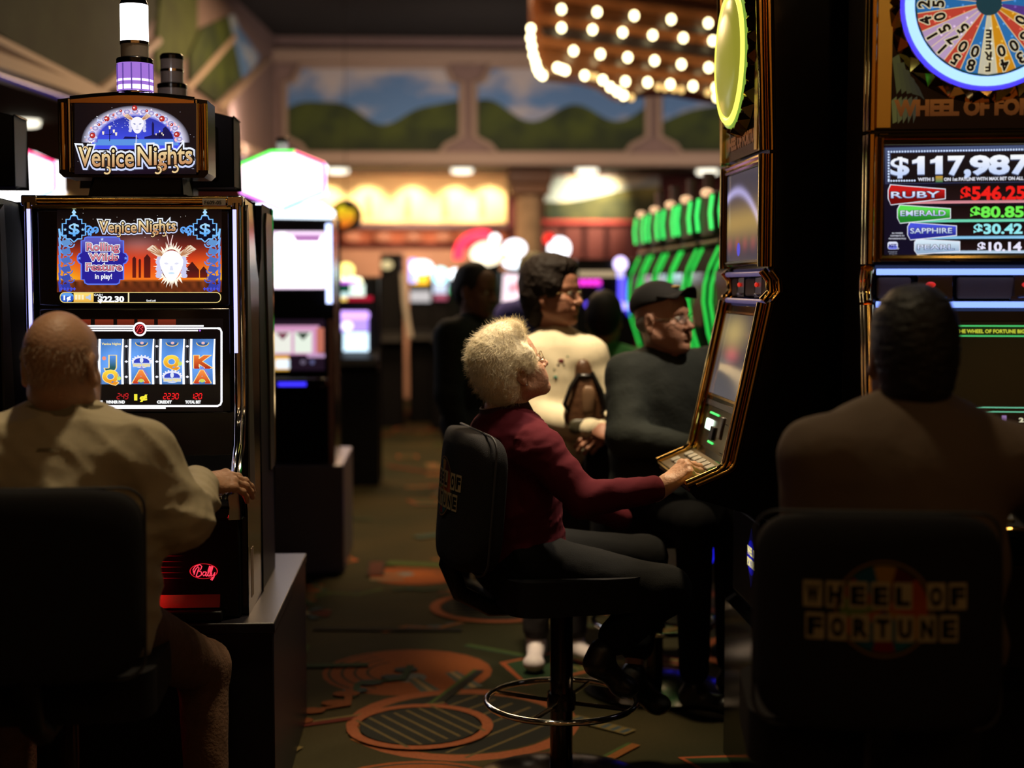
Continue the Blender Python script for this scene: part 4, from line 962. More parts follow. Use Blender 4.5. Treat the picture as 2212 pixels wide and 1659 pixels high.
# back fascia with painted panels between pilasters
sbox('wall_back_fascia', (L0.x - .05, YF, ZL - .02), (9, YF + .15, 4.40), PLASTER)
for y0, y1, d in ((335, 357, .16), (118, 136, .12)):
    a, b = P(560, y1, YF), P(1800, y0, YF); sbox('trim_cornice', (L0.x - .1, YF - d, a.z), (8.9, YF + .02, b.z), TRIM, .02)
a = P(900, 330, YF).z
MUR = [((620, 990), [(.13, 4.19, -.105), (.03, 9.0, 1.0)], 'mural_a'), ((1030, 1392), [(.11, 6.0, -5.39), (.03, 2.5, 2.0)], 'mural_b'), ((1430, 1800), [(.22, 1.7, -.7), (.04, 5.1, .3)], 'mural_c')]
def octo(x0, x1, y0, y1, k=34):
    return [(x0, y0 + k), (x0 + k * .5, y0 + k * .9), (x0 + k * .9, y0), (x1 - k * .9, y0), (x1 - k * .5, y0 + k * .9), (x1, y0 + k), (x1, y1 - k), (x1 - k * .9, y1 - k * .5), (x1 - k * 1.3, y1), (x0 + k * 1.3, y1), (x0 + k * .9, y1 - k * .5), (x0, y1 - k)]
for (x0, x1), hills, nm in MUR:
    org = P(x0, 326, YF)
    pts = [P(px, py, YF - .03) - org for px, py in octo(x0 + 2, x1, 148, 326)]
    mm = MB(); mm.prism([(p.x, p.z) for p in pts], 'y', -.03, .0)
    o = mm.build('mural_panel', mural_mat(nm, hills, .47), None); o.location = org; o.location.y = YF
    tag(o, {'mural_a': 'hill landscape mural nearest the slanted wall, hills highest at both ends', 'mural_b': 'hill landscape mural with bulbs of the marquee in front of its sky', 'mural_c': 'hill landscape mural next to the gold machine, hill rising steeply'}[nm], 'mural', 'painted landscapes above the low ceiling')
    pts = [P(px, py, YF - .03) - org for px, py in octo(x0 - 5, x1 + 7, 141, 333, 38)]
    mm = MB(); mm.tube([(p.x, -.03, p.z) for p in pts], .035, 6, closed=True); f = mm.build('frame', TRIM, o)
# slanted left fascia
dirL = (L1 - L0); dirL.z = 0; Ln = dirL.length; dirL.normalize()
nL = V((-dirL.y, dirL.x, 0));  nL = nL if nL.x > 0 else -nL
mm = MB(); q = [V((L0.x, L0.y, ZL - .02)), V((L1.x, L1.y, ZL - .02)), V((L1.x, L1.y, 4.4)), V((L0.x, L0.y, 4.4))]
mm.add(q + [p - nL * .15 for p in q], [(0, 1, 2, 3), (7, 6, 5, 4), (0, 4, 5, 1), (3, 2, 6, 7)]); tag(mm.build('wall_left_fascia', PLASTER), **STR)
def PL(px, py, lift=0):
    d = ray(px, py); o = V((L0.x, L0.y, 0)); t = (o - CAM).dot(nL) / d.dot(nL); return CAM + d * t + nL * lift
def left_panel(name, pix, m_, lab):
    org = PL(*pix[0]); mm = MB()
    fr = [PL(x, y, .03) for x, y in pix]; bk = [PL(x, y, 0) for x, y in pix]; n = len(pix)
    R_ = Matrix((-dirL, -nL, V((0, 0, 1)))); loc = lambda p: R_ @ (p - org)
    pts = [loc(p) for p in fr] + [loc(p) for p in bk]
    tri = tessellate_polygon([[V((p.x, p.z, 0)) for p in pts[:n]]])
    mm.add(pts, list(tri) + [(i, (i + 1) % n, n + (i + 1) % n, n + i) for i in range(n)])
    o = mm.build(name, m_, None, smooth=False); o.location = org; o.rotation_euler = R_.transposed().to_euler()
    return tag(o, lab, 'mural', 'painted landscapes above the low ceiling')
tree_m = mat('mural_leaf', (.014, .020, .008), .85, var=.8, vscale=3)
left_panel('mural_panel', [(-60, 40), (20, 92), (190, 190), (222, 172), (292, 104), (330, 30), (330, -40), (-60, -40)], tree_m, 'dark leafy mural panel on the slanted wall, nearest the camera')
left_panel('mural_panel', [(404, 178), (462, 222), (548, 140), (556, 122), (512, 60), (500, 30), (430, 60), (404, 120)], mural_mat('mural_d', [(.5, 1.6, 0)], .6, cloud=(.36, .44, .55)), 'mural panel of sky and green hill on the slanted wall, beside the corner')
left_panel('mural_panel', [(330, 92), (330, 150), (346, 166), (396, 122), (420, 70), (420, -20), (340, -20)], mat('mural_leaf_pale', (.055, .075, .012), .85, var=.7, vscale=4), 'yellow-green leafy mural panel on the slanted wall, behind the clear signal light')
def bar(px0, px1, r, name='trim_moulding'):
    mm = MB(); mm.tube([PL(*px0, .02), PL(*px1, .02)], r, 6); return tag(mm.build(name, TRIM), **STR)
bar((-80, 62), (205, 203), .05); bar((205, 203), (335, 88), .04); bar((395, 196), (500, 80), .04); bar((-90, 118), (590, 352), .09); bar((470, 236), (575, 130), .035)
mm = MB(); mm.tube([PL(-90, 140, .06), PL(560, 362, .06)], .02, 6)
tag(mm.build('cove_light', emit('cove_blue', W(24, 20, 150), .5)), 'thin blue cove light along the foot of the slanted wall', 'cove light')
# recessed downlights
def downlight(px, py, lab, r=.13, spot=True):
    p = PZ(px, py, ZL)
    t = thing('downlight', lab, 'downlight', (p.x, p.y, ZL), group='downlights in the low ceiling')
    m = MB(); m.lathe([(r, .0), (r * 1.15, -.012), (r * 1.15, .0)], 20); m.build('trim_ring', mat('white_trim', (.6, .58, .5), .5), t)
    m = MB(); m.lathe([(r, -.001), (r, -.05), (r * .8, -.06)], 20); m.build('lens', emit('downlight_lens', (1, .93, .74), 2.2), t)
    return p
dls = [downlight(730, 364, 'round ceiling downlight above the white hexagon sign'), downlight(998, 364, 'round ceiling downlight above the middle of the cream sign band'),
       downlight(1268, 364, 'round ceiling downlight above the landscape billboard'), downlight(1528, 366, 'round ceiling downlight close to the gold machine'), downlight(52, 258, "round ceiling downlight beside the masked-face title sign")]
# back wall: red band, cream sign band washed from above, awning, counters
RED = mat('red_wall', (.085, .007, .006), .7)
sbox('wall_back', (-9, YB, 0), (9, YB + .2, ZL), RED)
def onback(x0, y0, x1, y1, d=.0, dep=.06):
    a, b = P(x0, y1, YB - d), P(x1, y0, YB - d); return (a.x, YB - d - dep, a.z), (b.x, YB - d, b.z)
CREAM = mat('cream_board', (.72, .52, .26), .7, var=.25, vscale=1.2)
def board(x0, y0, x1, y1, lab, m_=CREAM):
    t = thing('sign_board', lab, 'sign board', tuple((V(onback(x0, y0, x1, y1)[0]) + V(onback(x0, y0, x1, y1)[1])) / 2))
    a, b = onback(x0, y0, x1, y1); lo = V(a) - t.location; hi = V(b) - t.location
    MB().box(lo, hi).build('panel', m_, t, bevel=.01)
    m = MB(); m.box((lo.x - .04, lo.y - .02, hi.z), (hi.x + .04, hi.y, hi.z + .04)); m.box((lo.x - .04, lo.y - .02, lo.z - .04), (hi.x + .04, hi.y, lo.z))
    m.build('frame', mat('red_frame', (.4, .03, .03), .5), t)
    return t
t1 = board(655, 380, 1094, 482, 'long cream sign board washed by bright lamps on the back wall')
for x in (795, 880, 960, 1040):
    a, b = onback(x - 6, 420, x + 8, 470, .06, .01); m = MB(); m.box(V(a) - t1.location, V(b) - t1.location); m.build('print', mat('board_print', (.7, .32, .12), .7), t1)
t2 = board(1176, 382, 1425, 476, 'landscape billboard lit by one hot lamp, beside the stone column', mural_mat('mural_e', [(.1, 2.5, 0)], .05, (.3, .36, .4), (.85, .7, .42), (.5, .42, .10)))
for x in (700, 790, 890, 985, 1060):
    p = P(x, 374, YB - .55); light('SPOT', (p.x, YB - .5, ZL - .02), 95, (1, .83, .5), .05, (p.x, YB, 2.35), 74, .7, 'board_spot')
p = P(1262, 374, YB - .5); light('SPOT', (p.x + .32, YB - .95, ZL - .06), 300, (1, .84, .52), .05, (p.x + .1, YB, 2.5), 72, .9, 'board_spot')
p = P(80, 500, YB - .5); light('SPOT', (p.x, YB - .5, ZL - .02), 120, (1, .84, .52), .05, (p.x, YB, 2.2), 80, .8, 'board_spot')
board(110, 386, 262, 440, 'cream sign board glimpsed under the title sign, beside its neck')
for x, lab in ((700, 'nearest the hexagon sign'), (762, 'second along'), (828, 'third along'), (893, 'fourth along'), (958, 'fifth along'), (1015, 'nearest the red arch sign')):
    p = P(x, 511, YB - .32)
    t = thing('counter_lamp', 'small orange lamp under the blue-grey awning, ' + lab, 'lamp', p, group='orange lamps under the awning')
    m = MB(); m.ball((0, 0, 0), (.11, .07, .06)); m.build('lamp_globe', emit('counter_orange', W(255, 150, 100), .75), t)
    m = MB(); m.tube([(0, 0, .05), (0, 0, .075)], .012, 6); m.build('stem', BLACKM, t)
a, b = onback(690, 486, 1095, 496, .0, .5); o = MB().box(a, b).build('awning', mat('awning_slate', (.14, .12, .16), .6), bevel=.02); tag(o, 'slate-blue awning over the counters under the cream board', 'awning')
a, b = onback(690, 498, 1095, 524, .0, .1); o = MB().box(a, b).build('valance_board', mat('valance', (.5, .16, .08), .7)); tag(o, 'rust-coloured board running behind the orange counter lamps', 'board')
a, b = onback(690, 540, 1110, 700, .02, .3); a = (a[0], a[1], .01); o = MB().box(a, b).build('serving_counter', mat('counter_peach', (.34, .19, .12), .6, var=.5, vscale=1.5), bevel=.02); tag(o, 'peach-brown serving counter along the back wall', 'counter')
light('AREA', (P(900, 600, 17).x, 17.2, 2.2), 40, (1, .62, .38), .8, (P(900, 600, 18).x, 18.8, 1.4), name='counter_light')
# stone column with brown capital
cx = P(1142, 500, 17.6).x
t = thing('stone_column', 'round pale stone column with a brown capital, between the two lit boards', 'column', (cx, 17.6, 0))
m = MB(); m.lathe([(.2, 0), (.2, .3), (.16, .36), (.155, 2.55), (.16, 2.6)], 24); m.build('shaft', mat('stone', (.36, .24, .13), .8, var=.5, vscale=6, bump=.5, bscale=20), t)
m = MB(); m.box((-.24, -.24, 2.6), (.24, .24, 2.72)); m.box((-.27, -.27, 2.72), (.27, .27, 2.925)); m.build('capital', mat('capital_brown', (.16, .07, .025), .5), t, bevel=.02)
light('SPOT', (cx - .6, 16.2, 2.85), 14, WARM, .1, (cx, 17.6, 1.6), 60, .6, 'column_spot')
# red carved partition behind the violet machine
for i, x in enumerate((1215, 1262, 1310, 1360)):
    a = P(x, 500, 17.9); m = MB(); m.box((a.x - .03, 17.86, 0), (a.x + .03, 17.94, 2.22)); tag(m.build('red_post', mat('red_post_', (.09, .008, .008), .5)), ('red painted post standing right of the stone column, '+['closest to it', 'second from it', 'third from it', 'farthest from it'][i]).replace('right of', 'beyond'), 'post', 'red posts by the stone column')
light('SPOT', (P(1290, 500, 16.4).x, 16.6, 2.85), 5, (1, .5, .35), .15, (P(1290, 560, 18.8).x, 18.8, 1.8), 60, .8, 'red_wall_spot')
# round black disc sign
p = P(747, 466, 14.5)
t = thing('disc_sign', 'round black hanging sign with an orange emblem', 'sign', p)
m = MB(); m.lathe([(.165, -.03), (.165, .03)], 32, M=Matrix.Rotation(PI / 2, 4, 'X')); m.build('disc', BLACKM, t, bevel=.006)
c = Canvas(lambda x, y, l: V((x, -.032 + l, y)), 4e-5); c.poly([(-.09, .07), (-.03, .11), (.02, .06), (.08, .07), (.10, -.02), (.05, -.09), (-.02, -.12), (-.08, -.10)], lambda x, y: W(255, 180 + 600 * y, 30)); c.build('emblem', emitv('emblem_glow', .9), t)
m = MB(); m.tube([(0, 0, .16), (0, 0, 4.4 - p.z)], .004, 6); m.build('hanger_rod', BLACKM, t)

# ------------------------------------------------------------------ marquee with bulbs
WOOD = mat('polished_brown', (.20, .065, .022), .22, spec=.7, var=.3, vscale=3)
MY = 9.6
mo = P(1350, 100, MY)
t = thing('bulb_marquee', 'stepped brown marquee edged with rows of glowing bulbs, hanging below the dark ceiling', 'marquee', mo)
def pl_board(pix, y0, y1, name, m_=WOOD):
    pts = [P(px, py, y0) - mo for px, py in pix]; mm = MB(); mm.prism([(p.x, p.z) for p in pts], 'y', y0 - MY, y1 - MY); return mm.build(name, m_, t, bevel=.012)
pl_board([(1150, -120), (1152, 92), (1166, 130), (1186, 158), (1262, 166), (1302, 176), (1338, 200), (1362, 209), (1392, 196), (1432, 192), (1470, 192), (1510, 200), (1560, 208), (1640, 216), (1640, -120)], MY + .12, MY + .5, 'back_board')
DK = mat('marquee_dark', (.05, .03, .03), .3)
pl_board([(1168, 60), (1190, 100), (1570, 150), (1640, 158), (1640, 60)], MY + .06, MY + .12, 'recess_board', DK)
for k, (y0, y1) in enumerate(((-62, -40), (-14, 6), (38, 58), (86, 108))):
    s = 5 * k
    pl_board([(1150 + s, y0 - 8), (1640, y0 + 52), (1640, y1 + 52), (1156 + s, y1 - 8)], MY - .0 + .03 * (k % 2), MY + .1, 'ledge')
pl_board([(1290, 140), (1640, 176), (1640, 190), (1300, 158)], MY + .02, MY + .12, 'ledge')
BULB = emit('bulb_lit', (1, .86, .45), 7); BULB_REFL = emit('bulb_reflection', (1, .62, .20), 1.4)
bulbs = [(1147, 62), (1146, 82), (1149, 100), (1152, 119), (1157, 134), (1160, 147), (1165, 157), (1172, 163), (1204, 146), (1213, 149), (1221, 152), (1263, 163), (1302, 173), (1318, 188), (1333, 198), (1347, 206), (1351, 176), (1399, 178), (1448, 182), (1497, 186), (1547, 189), (1549, 210), (1592, 194), (1239, 110), (1297, 117), (1356, 124), (1414, 131), (1472, 139), (1531, 146), (1590, 153),
         (1213, 60), (1280, 64), (1345, 70), (1410, 76), (1476, 82), (1540, 88), (1213, 20), (1290, 26), (1370, 34), (1450, 42), (1530, 50)]
dim = [(1274, 164), (1287, 166), (1364, 211), (1422, 188), (1437, 190), (1456, 192), (1472, 194), (1530, 200)]  # faint amber balls for bulb reflections in the polished brown
bm = None
for (px, py), mt_ in [(b, BULB) for b in bulbs] + [(b, BULB_REFL) for b in dim]:
    r = .026 if mt_ is BULB else .022
    p = P(px, py, MY - .05) - mo
    key = 'lit' if mt_ is BULB else 'dim'
    m = MB(); m.ball((0, 0, 0), (r, r, r * 1.15), nu=10, nv=8); o = m.build('bulb', mt_, t); o.location = p
    m = MB(); m.tube([(0, r * .6, 0), (0, .12, 0)], .008, 6); m.build('socket', mat('brass', (.7, .45, .15), .3, 1), o)
m = MB(); m.tube([(0.2, .3, .3), (0.2, .3, 4.4 - mo.z)], .03, 8); m.tube([(.8, .3, .3), (.8, .3, 4.4 - mo.z)], .03, 8); m.build('hanger', BLACKM, t)

# ------------------------------------------------------------------ machines farther back
def sidepanel(y0, y1): return [(y0, 0)]
# white hexagon-sign machine behind the first row
def hex_machine(px_r, lab, Y=7.4, full=True):
    x1 = P(px_r, 700, Y).x; x0 = x1 - .335 * 1.0; w_ = .60; x0 = x1 - w_
    t = thing('hexagon_slot_machine', lab, 'slot machine', (x1 - w_ / 2, Y, .57), group='hexagon-sign machines'); h = w_ / 2
    Lz = lambda y, YY=Y: P(650, y, YY).z - .57
    m = MB(); m.prism([(.0, 0), (.0, Lz(470)), (.45, Lz(470)), (.45, 0)], 'x', -h, h); m.build('cabinet', BLACK, t, bevel=.01)
    m = MB(); m.box((h - .03, -.02, 0), (h - .004, .0, Lz(690))); m.box((-h, -.02, 0), (-h + .026, .0, Lz(690))); m.build('edge_trim', mat('mauve_metal', (.40, .26, .28), .35, 1), t)
    m = MB(); m.tube([(h - .022, -.03, Lz(484)), (h - .022, -.03, Lz(655))], .016, 8); m.build('light_strip', emit('strip_white_blue', W(190, 205, 255), 3), t)
    sl = lambda px: P(px, 560, Y).x - (x1 - w_ / 2)
    c = Canvas(lambda x, y, l: V((P(x, y, Y).x - t.location.x, -.012 + l, Lz(y))), 2e-4)
    c.rrect(540, 500, 706, 624, 6, W(255, 225, 255, 1.3)); c.rrect(548, 512, 702, 620, 4, W(255, 250, 255, 2.5)); c.poly([(632, 507), (694, 507), (690, 522), (640, 522)], W(190, 130, 190)); c.disc(610, 522, 22, 20, W(255, 255, 255, 2)); c.ring(612, 524, 17, 20, W(120, 140, 190), n=20, a0=-1.2, a1=1.2)
    c.build('upper_screen', SCREEN, t)
    c = Canvas(lambda x, y, l: V((P(x, y, Y).x - t.location.x, -.012 + l, Lz(y))), 2e-4)
    c.rect(540, 690, 702, 800, W(30, 18, 30)); c.rect(560, 703, 690, 766, W(210, 150, 190)); c.rect(592, 716, 630, 762, W(235, 235, 225)); c.rect(636, 716, 674, 762, W(230, 240, 225)); c.poly([(596, 718), (611, 735), (626, 718)], W(120, 60, 80)); c.poly([(640, 718), (655, 735), (670, 718)], W(60, 70, 60))
    c.rect(684, 708, 700, 762, W(190, 110, 90)); c.rect(560, 768, 625, 800, W(240, 180, 60)); c.rect(596, 776, 626, 796, W(225, 240, 255, 1.2)); c.disc(655, 782, 6, 5, W(100, 90, 110)); c.disc(675, 782, 5, 5, W(90, 90, 130)); c.rect(664, 764, 702, 772, W(190, 150, 190))
    c.build('reel_screen', SCREEN, t)
    m = MB(); m.box((-h + .02, -.20, Lz(830)), (h - .03, .0, Lz(812))); m.build('button_deck', BLACK, t, bevel=.01)
    m = MB(); m.box((.03, -.206, Lz(828)), (.17, -.196, Lz(820))); m.build('button', emit('button_blue', W(60, 50, 255), 1.6), t)
    for i in range(0): pass
    # glowing cap and hexagon sign
    m = MB(); m.prism([(-h + .02, Lz(470)), (h - .01, Lz(470)), (h - .015, Lz(452)), (h - .06, Lz(442)), (-h + .05, Lz(442))], 'y', -.01, .3); m.build('light_cap', emit('cap_white', W(225, 240, 255), 2.2), t, bevel=.01)
    hx = [(612, 450), (700, 412), (700, 352), (640, 326), (588, 326), (520, 355), (520, 412)]
    hx = [(610, 452), (700, 414), (700, 354), (636, 328), (586, 328), (520, 356), (520, 414)]
    pts = [P(x, y, Y - .05) - t.location for x, y in hx]
    off = x1 - P(722, 700, Y).x
    pts = [V((p.x + off, p.y, p.z)) for p in pts]
    m = MB(); m.prism([(p.x, p.z) for p in pts], 'y', -.05, .12); s_ = m.build('hexagon_sign', emit('sign_white', (1, .97, 1), 2.6), t, bevel=.01)
    n = len(pts); colr = [W(60, 140, 255), W(255, 60, 200), W(255, 60, 120), W(90, 255, 90), W(90, 255, 90), W(255, 70, 90), W(230, 120, 255)]
    for i in range(n):
        a, b_ = pts[i], pts[(i + 1) % n]; m = MB(); m.tube([(a.x, -.06, a.z), (b_.x, -.06, b_.z)], .009, 8); m.build('neon_edge', emit('neon%d' % i, colr[i], 2.2), s_)
    tp = (pts[3] + pts[4]) / 2
    m = MB(); m.lathe([(.03, 0), (.03, .055), (.022, .06)], 16, M=Matrix.Translation((tp.x - .01, .03, tp.z))); m.build('signal_light', mat('grey_lens', (.5, .45, .45), .15), t)
    m = MB(); m.lathe([(.031, .055), (.031, .075), (.02, .08)], 16, M=Matrix.Translation((tp.x - .01, .03, tp.z))); m.build('signal_cap', BLACK, t)
    return t
hex_machine(722, 'machine under a glowing white hexagon sign with red and green neon edges, beside the aisle')
h2 = hex_machine(150, 'second hexagon-sign machine, only its sign edge showing under the title sign row'); 
m = MB(); xr = P(772, 980, 7.8).x; m.box((-4.2, 7.36, 0), (P(742, 1003, 7.36).x, 8.2, .569)); tag(m.build('machine_plinth', mat('plinth_laminate2', (.10, .09, .14), .35, spec=.8), None, bevel=.01), 'black plinth under the hexagon-sign machines', 'plinth')


def far_machine(lab, px0, px1, ytop, Y, art, topper=None, zb=0.0, dark=False, name='slot_machine'):
    a, b = P(px0, ytop, Y), P(px1, ytop, Y); xc = (a.x + b.x) / 2; h = (b.x - a.x) / 2
    t = thing(name, lab, 'slot machine', (xc, Y, 0))
    m = MB(); m.prism([(0, 0), (0, .85), (-.14, .9), (-.12, .96), (.02, 1.02), (.05, a.z), (.42, a.z), (.42, 0)], 'x', -h, h); m.build('cabinet', BLACKM, t, bevel=.01)
    if art:
        c = Canvas(lambda x, y, l: V((P(x, y, Y).x - xc, -.004 + l, P(x, y, Y).z)), 3e-4)
        art(c); c.build('lit_front', emitv('far_glow', 1.6), t)
    if topper:
        for kind, px, py, r, col, s in topper:
            p = P(px, py, Y - .02) - t.location
            R_ = r / F * Y
            if kind == 'arc':
                m = MB(); m.tube([(p.x + R_ * math.cos(k), -.02, p.z + R_ * .9 * math.sin(k)) for k in [PI * (1.06 - i * .075) for i in range(10)]], .05, 8)
                m.build('neon_arch', emit('neon_arch', col, s), t)
            else:
                m = MB(); m.lathe([(R_ * .9, .06), (R_, .03), (R_, -.02), (R_ * .85, -.05)], 24, M=Matrix.Translation((p.x, 0, p.z)) @ Matrix.Diagonal((1, 1, kind if isinstance(kind, float) else 1, 1)) @ Matrix.Rotation(PI / 2, 4, 'X'))
                m.build('topper_disc', emit('topper_%s' % str((px, py)), col, s), t)
            m = MB(); m.box((p.x - .03, .02, a.z - .02), (p.x + .03, .06, max(p.z, a.z + .02))); m.build('topper_post', BLACKM, t)
    return t
def art3(c):
    c.disc(750, 583, 16, 14, W(255, 240, 140, 1.6)); c.poly([(732, 590), (780, 600), (785, 612), (734, 606)], W(255, 250, 200, 1.6)); c.rect(733, 606, 770, 613, W(200, 90, 230)); c.rect(733, 616, 765, 650, W(10, 60, 40)); c.rect(756, 614, 788, 646, W(220, 240, 225)); c.rect(733, 632, 760, 646, W(190, 220, 220)); c.rect(733, 642, 750, 650, W(240, 200, 100)); c.rect(750, 640, 805, 650, W(150, 16, 40))
    c.rrect(733, 672, 798, 690, 6, W(205, 160, 255, 1.2)); c.rect(733, 690, 796, 716, W(170, 140, 240)); c.disc(750, 704, 12, 9, W(245, 235, 255, 1.4)); c.rect(742, 718, 796, 768, W(205, 235, 255, 1.3)); c.rrect(767, 783, 797, 799, 7, W(120, 110, 255, 1.3))
far_machine('slot machine with a violet and white screen, next behind the hexagon-sign machine', 724, 816, 600, 10.6, art3, [('d', 748, 584, 17, W(255, 240, 130), 2.2)])
t = far_machine('tall black machine seen from its dark side, at the end of the aisle row', 822, 868, 548, 15, lambda c: c.disc(836, 572, 13, 10, W(190, 170, 120)))
m = MB(); m.tube([(.12, -.02, 1.62), (.14, -.1, 1.3), (.2, -.2, .95)], .03, 8); m.build('pale_edge', mat('pale_edge_', (.45, .42, .36), .4), t)
far_machine('far machine topped by a white oval sign over a yellow panel', 884, 932, 600, 15.5, lambda c: (c.rect(890, 592, 926, 614, W(255, 190, 50, 1.3)), c.rect(886, 628, 930, 652, W(170, 165, 165)), c.rect(884, 560, 900, 610, W(160, 170, 255, 1.5))), [(.62, 911, 577, 24, W(255, 250, 255), 3)])
far_machine('far machine topped by a cyan-rimmed white sign', 932, 968, 602, 14.6, lambda c: (c.rect(936, 604, 966, 634, W(190, 200, 220)), c.rect(938, 636, 966, 648, W(150, 70, 90))), [(.95, 951, 594, 18, W(170, 255, 255), 2.6)])
far_machine('narrow far machine with a small white disc over a green disc', 972, 1002, 606, 13.2, lambda c: (c.rect(976, 606, 1000, 616, W(150, 190, 200)),), [('d', 982, 592, 12, W(240, 250, 255), 3), ('d', 986, 628, 11, W(40, 230, 120), 1.3)])
far_machine('far machine crowned by a cream sign inside a red neon arch', 1000, 1080, 570, 14.0, None, [('arc', 1040, 552, 50, W(255, 40, 70), 3), (.72, 1052, 548, 36, W(255, 240, 205), 2.2), ('d', 1069, 516, 11, W(250, 255, 255), 3)])
far_machine('machine with a pale pink screen under two stacked white ovals', 1082, 1136, 588, 12.0, lambda c: (c.poly([(1088, 592), (1132, 592), (1120, 655), (1084, 655)], W(250, 222, 232, 1.0)), c.poly([(1100, 612), (1122, 612), (1116, 632), (1096, 632)], W(240, 150, 160))), [(.78, 1112, 536, 25, W(245, 246, 255), 3), (.45, 1112, 569, 25, W(235, 245, 255), 3)])
far_machine('far machine topped by a white disc with a red edge, beside the stone column', 1180, 1240, 575, 13.4, None, [('d', 1208, 536, 24, W(250, 250, 255), 3), ('d', 1186, 516, 12, W(255, 30, 30), 1.6)])
def artv(c):
    for i in range(4): c.disc(1256 + i * 12, 610, 7, 7, W(230, 50, 200, 1.2), n=12)
    for i in range(3): c.disc(1270 + i * 11, 658, 7, 7, W(110, 80, 255, 1.1), n=12)
    c.rect(1290, 616, 1300, 655, W(60, 20, 120)); c.rect(1250, 585, 1330, 598, W(150, 130, 100))
    c.rect(1335, 600, 1352, 660, W(90, 80, 255, 1.2)); c.disc(1340, 570, 15, 16, W(220, 200, 255, 1.6)); c.rect(1332, 582, 1348, 600, W(200, 190, 250)); c.disc(1342, 660, 9, 9, W(150, 140, 255, 1.3)); c.disc(1357, 663, 10, 11, W(160, 150, 255, 1.3)); c.poly([(1350, 668), (1366, 668), (1362, 682), (1356, 682)], W(50, 40, 220))
far_machine('dark machine dotted with magenta and violet lights, behind the man in the cap', 1246, 1372, 560, 11.0, artv)

# ------------------------------------------------------------------ row of green-edged machines facing the aisle
GRN = emit('edge_green', W(50, 225, 80), 1.0); GRN2 = emit('edge_green_bright', W(70, 250, 110), 1.5)
def green_machine(Y0, lab, wd=.34):
    xg = 1.36
    t = thing('green_edged_machine', lab, 'slot machine', (xg, Y0, 0), -PI / 2, group='green-edged machines in a row'); h = wd / 2   # local -y faces the aisle
    prof = [(.02, 1.69), (-.05, 1.56), (-.055, 1.42), (-.03, 1.26), (.03, 1.07), (.09, .98), (-.15, .93), (-.16, .88), (.05, .82), (.05, 0)]
    m = MB(); m.prism([(.40, 1.69)] + prof + [(.40, 0)], 'x', -h - .06, h + .06); m.build('cabinet', mat('matte_black', (.003, .003, .003), .7, spec=.08), t, bevel=.01)
    m = MB(); m.box((-h + .0, -.02, 1.735), (h, .34, 1.945)); m.build('topper', mat('topper_grey', (.05, .042, .05), .5), t, bevel=.012)
    m = MB(); m.box((-h + .08, .05, 1.68), (h - .08, .2, 1.74)); m.build('topper_neck', BLACKM, t)
    m = MB(); m.tube([(-h - .05, -.0, 1.705), (h + .05, -.0, 1.705)], .012, 8); m.build('copper_trim', mat('copper_trim_', (.6, .42, .34), .3, 1), t)
    for sx in (-1, 1):
        m = MB(); m.tube([(sx * h, -.03, 1.762), (sx * h, -.038, 1.84), (sx * h, -.028, 1.925)], .0078, 10); m.build('topper_light', GRN2, t)
        x = sx * (h + .035)
        m = MB(); m.tube([(x, p[0] - .012, p[1]) for p in [(.012, 1.68), (-.03, 1.59), (-.055, 1.50), (-.06, 1.42), (-.035, 1.27), (.02, 1.10)]], .0078, 8); m.build('edge_light', GRN, t)
    m = MB(); m.add([(-h + .02, -.062, 1.56), (h - .02, -.062, 1.56), (h - .02, -.064, 1.30), (-h + .02, -.064, 1.30)], [(0, 1, 2, 3)])
    m.build('screen', mat('screen_dark', (.01, .012, .012), .1), t)
    m = MB(); m.lathe([(.04, 0), (.04, .02), (.03, .025), (.03, .12), (.032, .125), (.032, .14)], 16, M=Matrix.Translation((0, .1, 1.944))); m.build('signal_light', mat('pale_lens', (.42, .32, .32), .3), t)
    m = MB(); m.ball((.0, -.02, 1.945), (.05, .03, .022)); m.build('topper_lamp', emit('lamp_peach', W(255, 200, 150), 1.1), t)
    m = MB(); m.box((-.12, .04, .12), (.12, .052, .20)); m.build('base_light', emit('base_blue', W(30, 30, 255), 1.6), t, bevel=.01)
    return t
gy = (6.30, 6.875, 7.44, 7.93, 8.48, 9.03)
gl_ = ('half hidden by the gold machine', 'second out from the gold machine', 'third out from the gold machine', 'fourth out from the gold machine', 'fifth, above the cap of the seated man', 'last and smallest of the row')
for y, l in zip(gy, gl_): green_machine(y, 'black slot machine with curved green light edges, ' + l)
for x, y, r in ((1385, 1130, 11), (1380, 1139, 9), (1366, 1112, 5), (1352, 1160, 9), (1325, 1138, 7)):
    pass
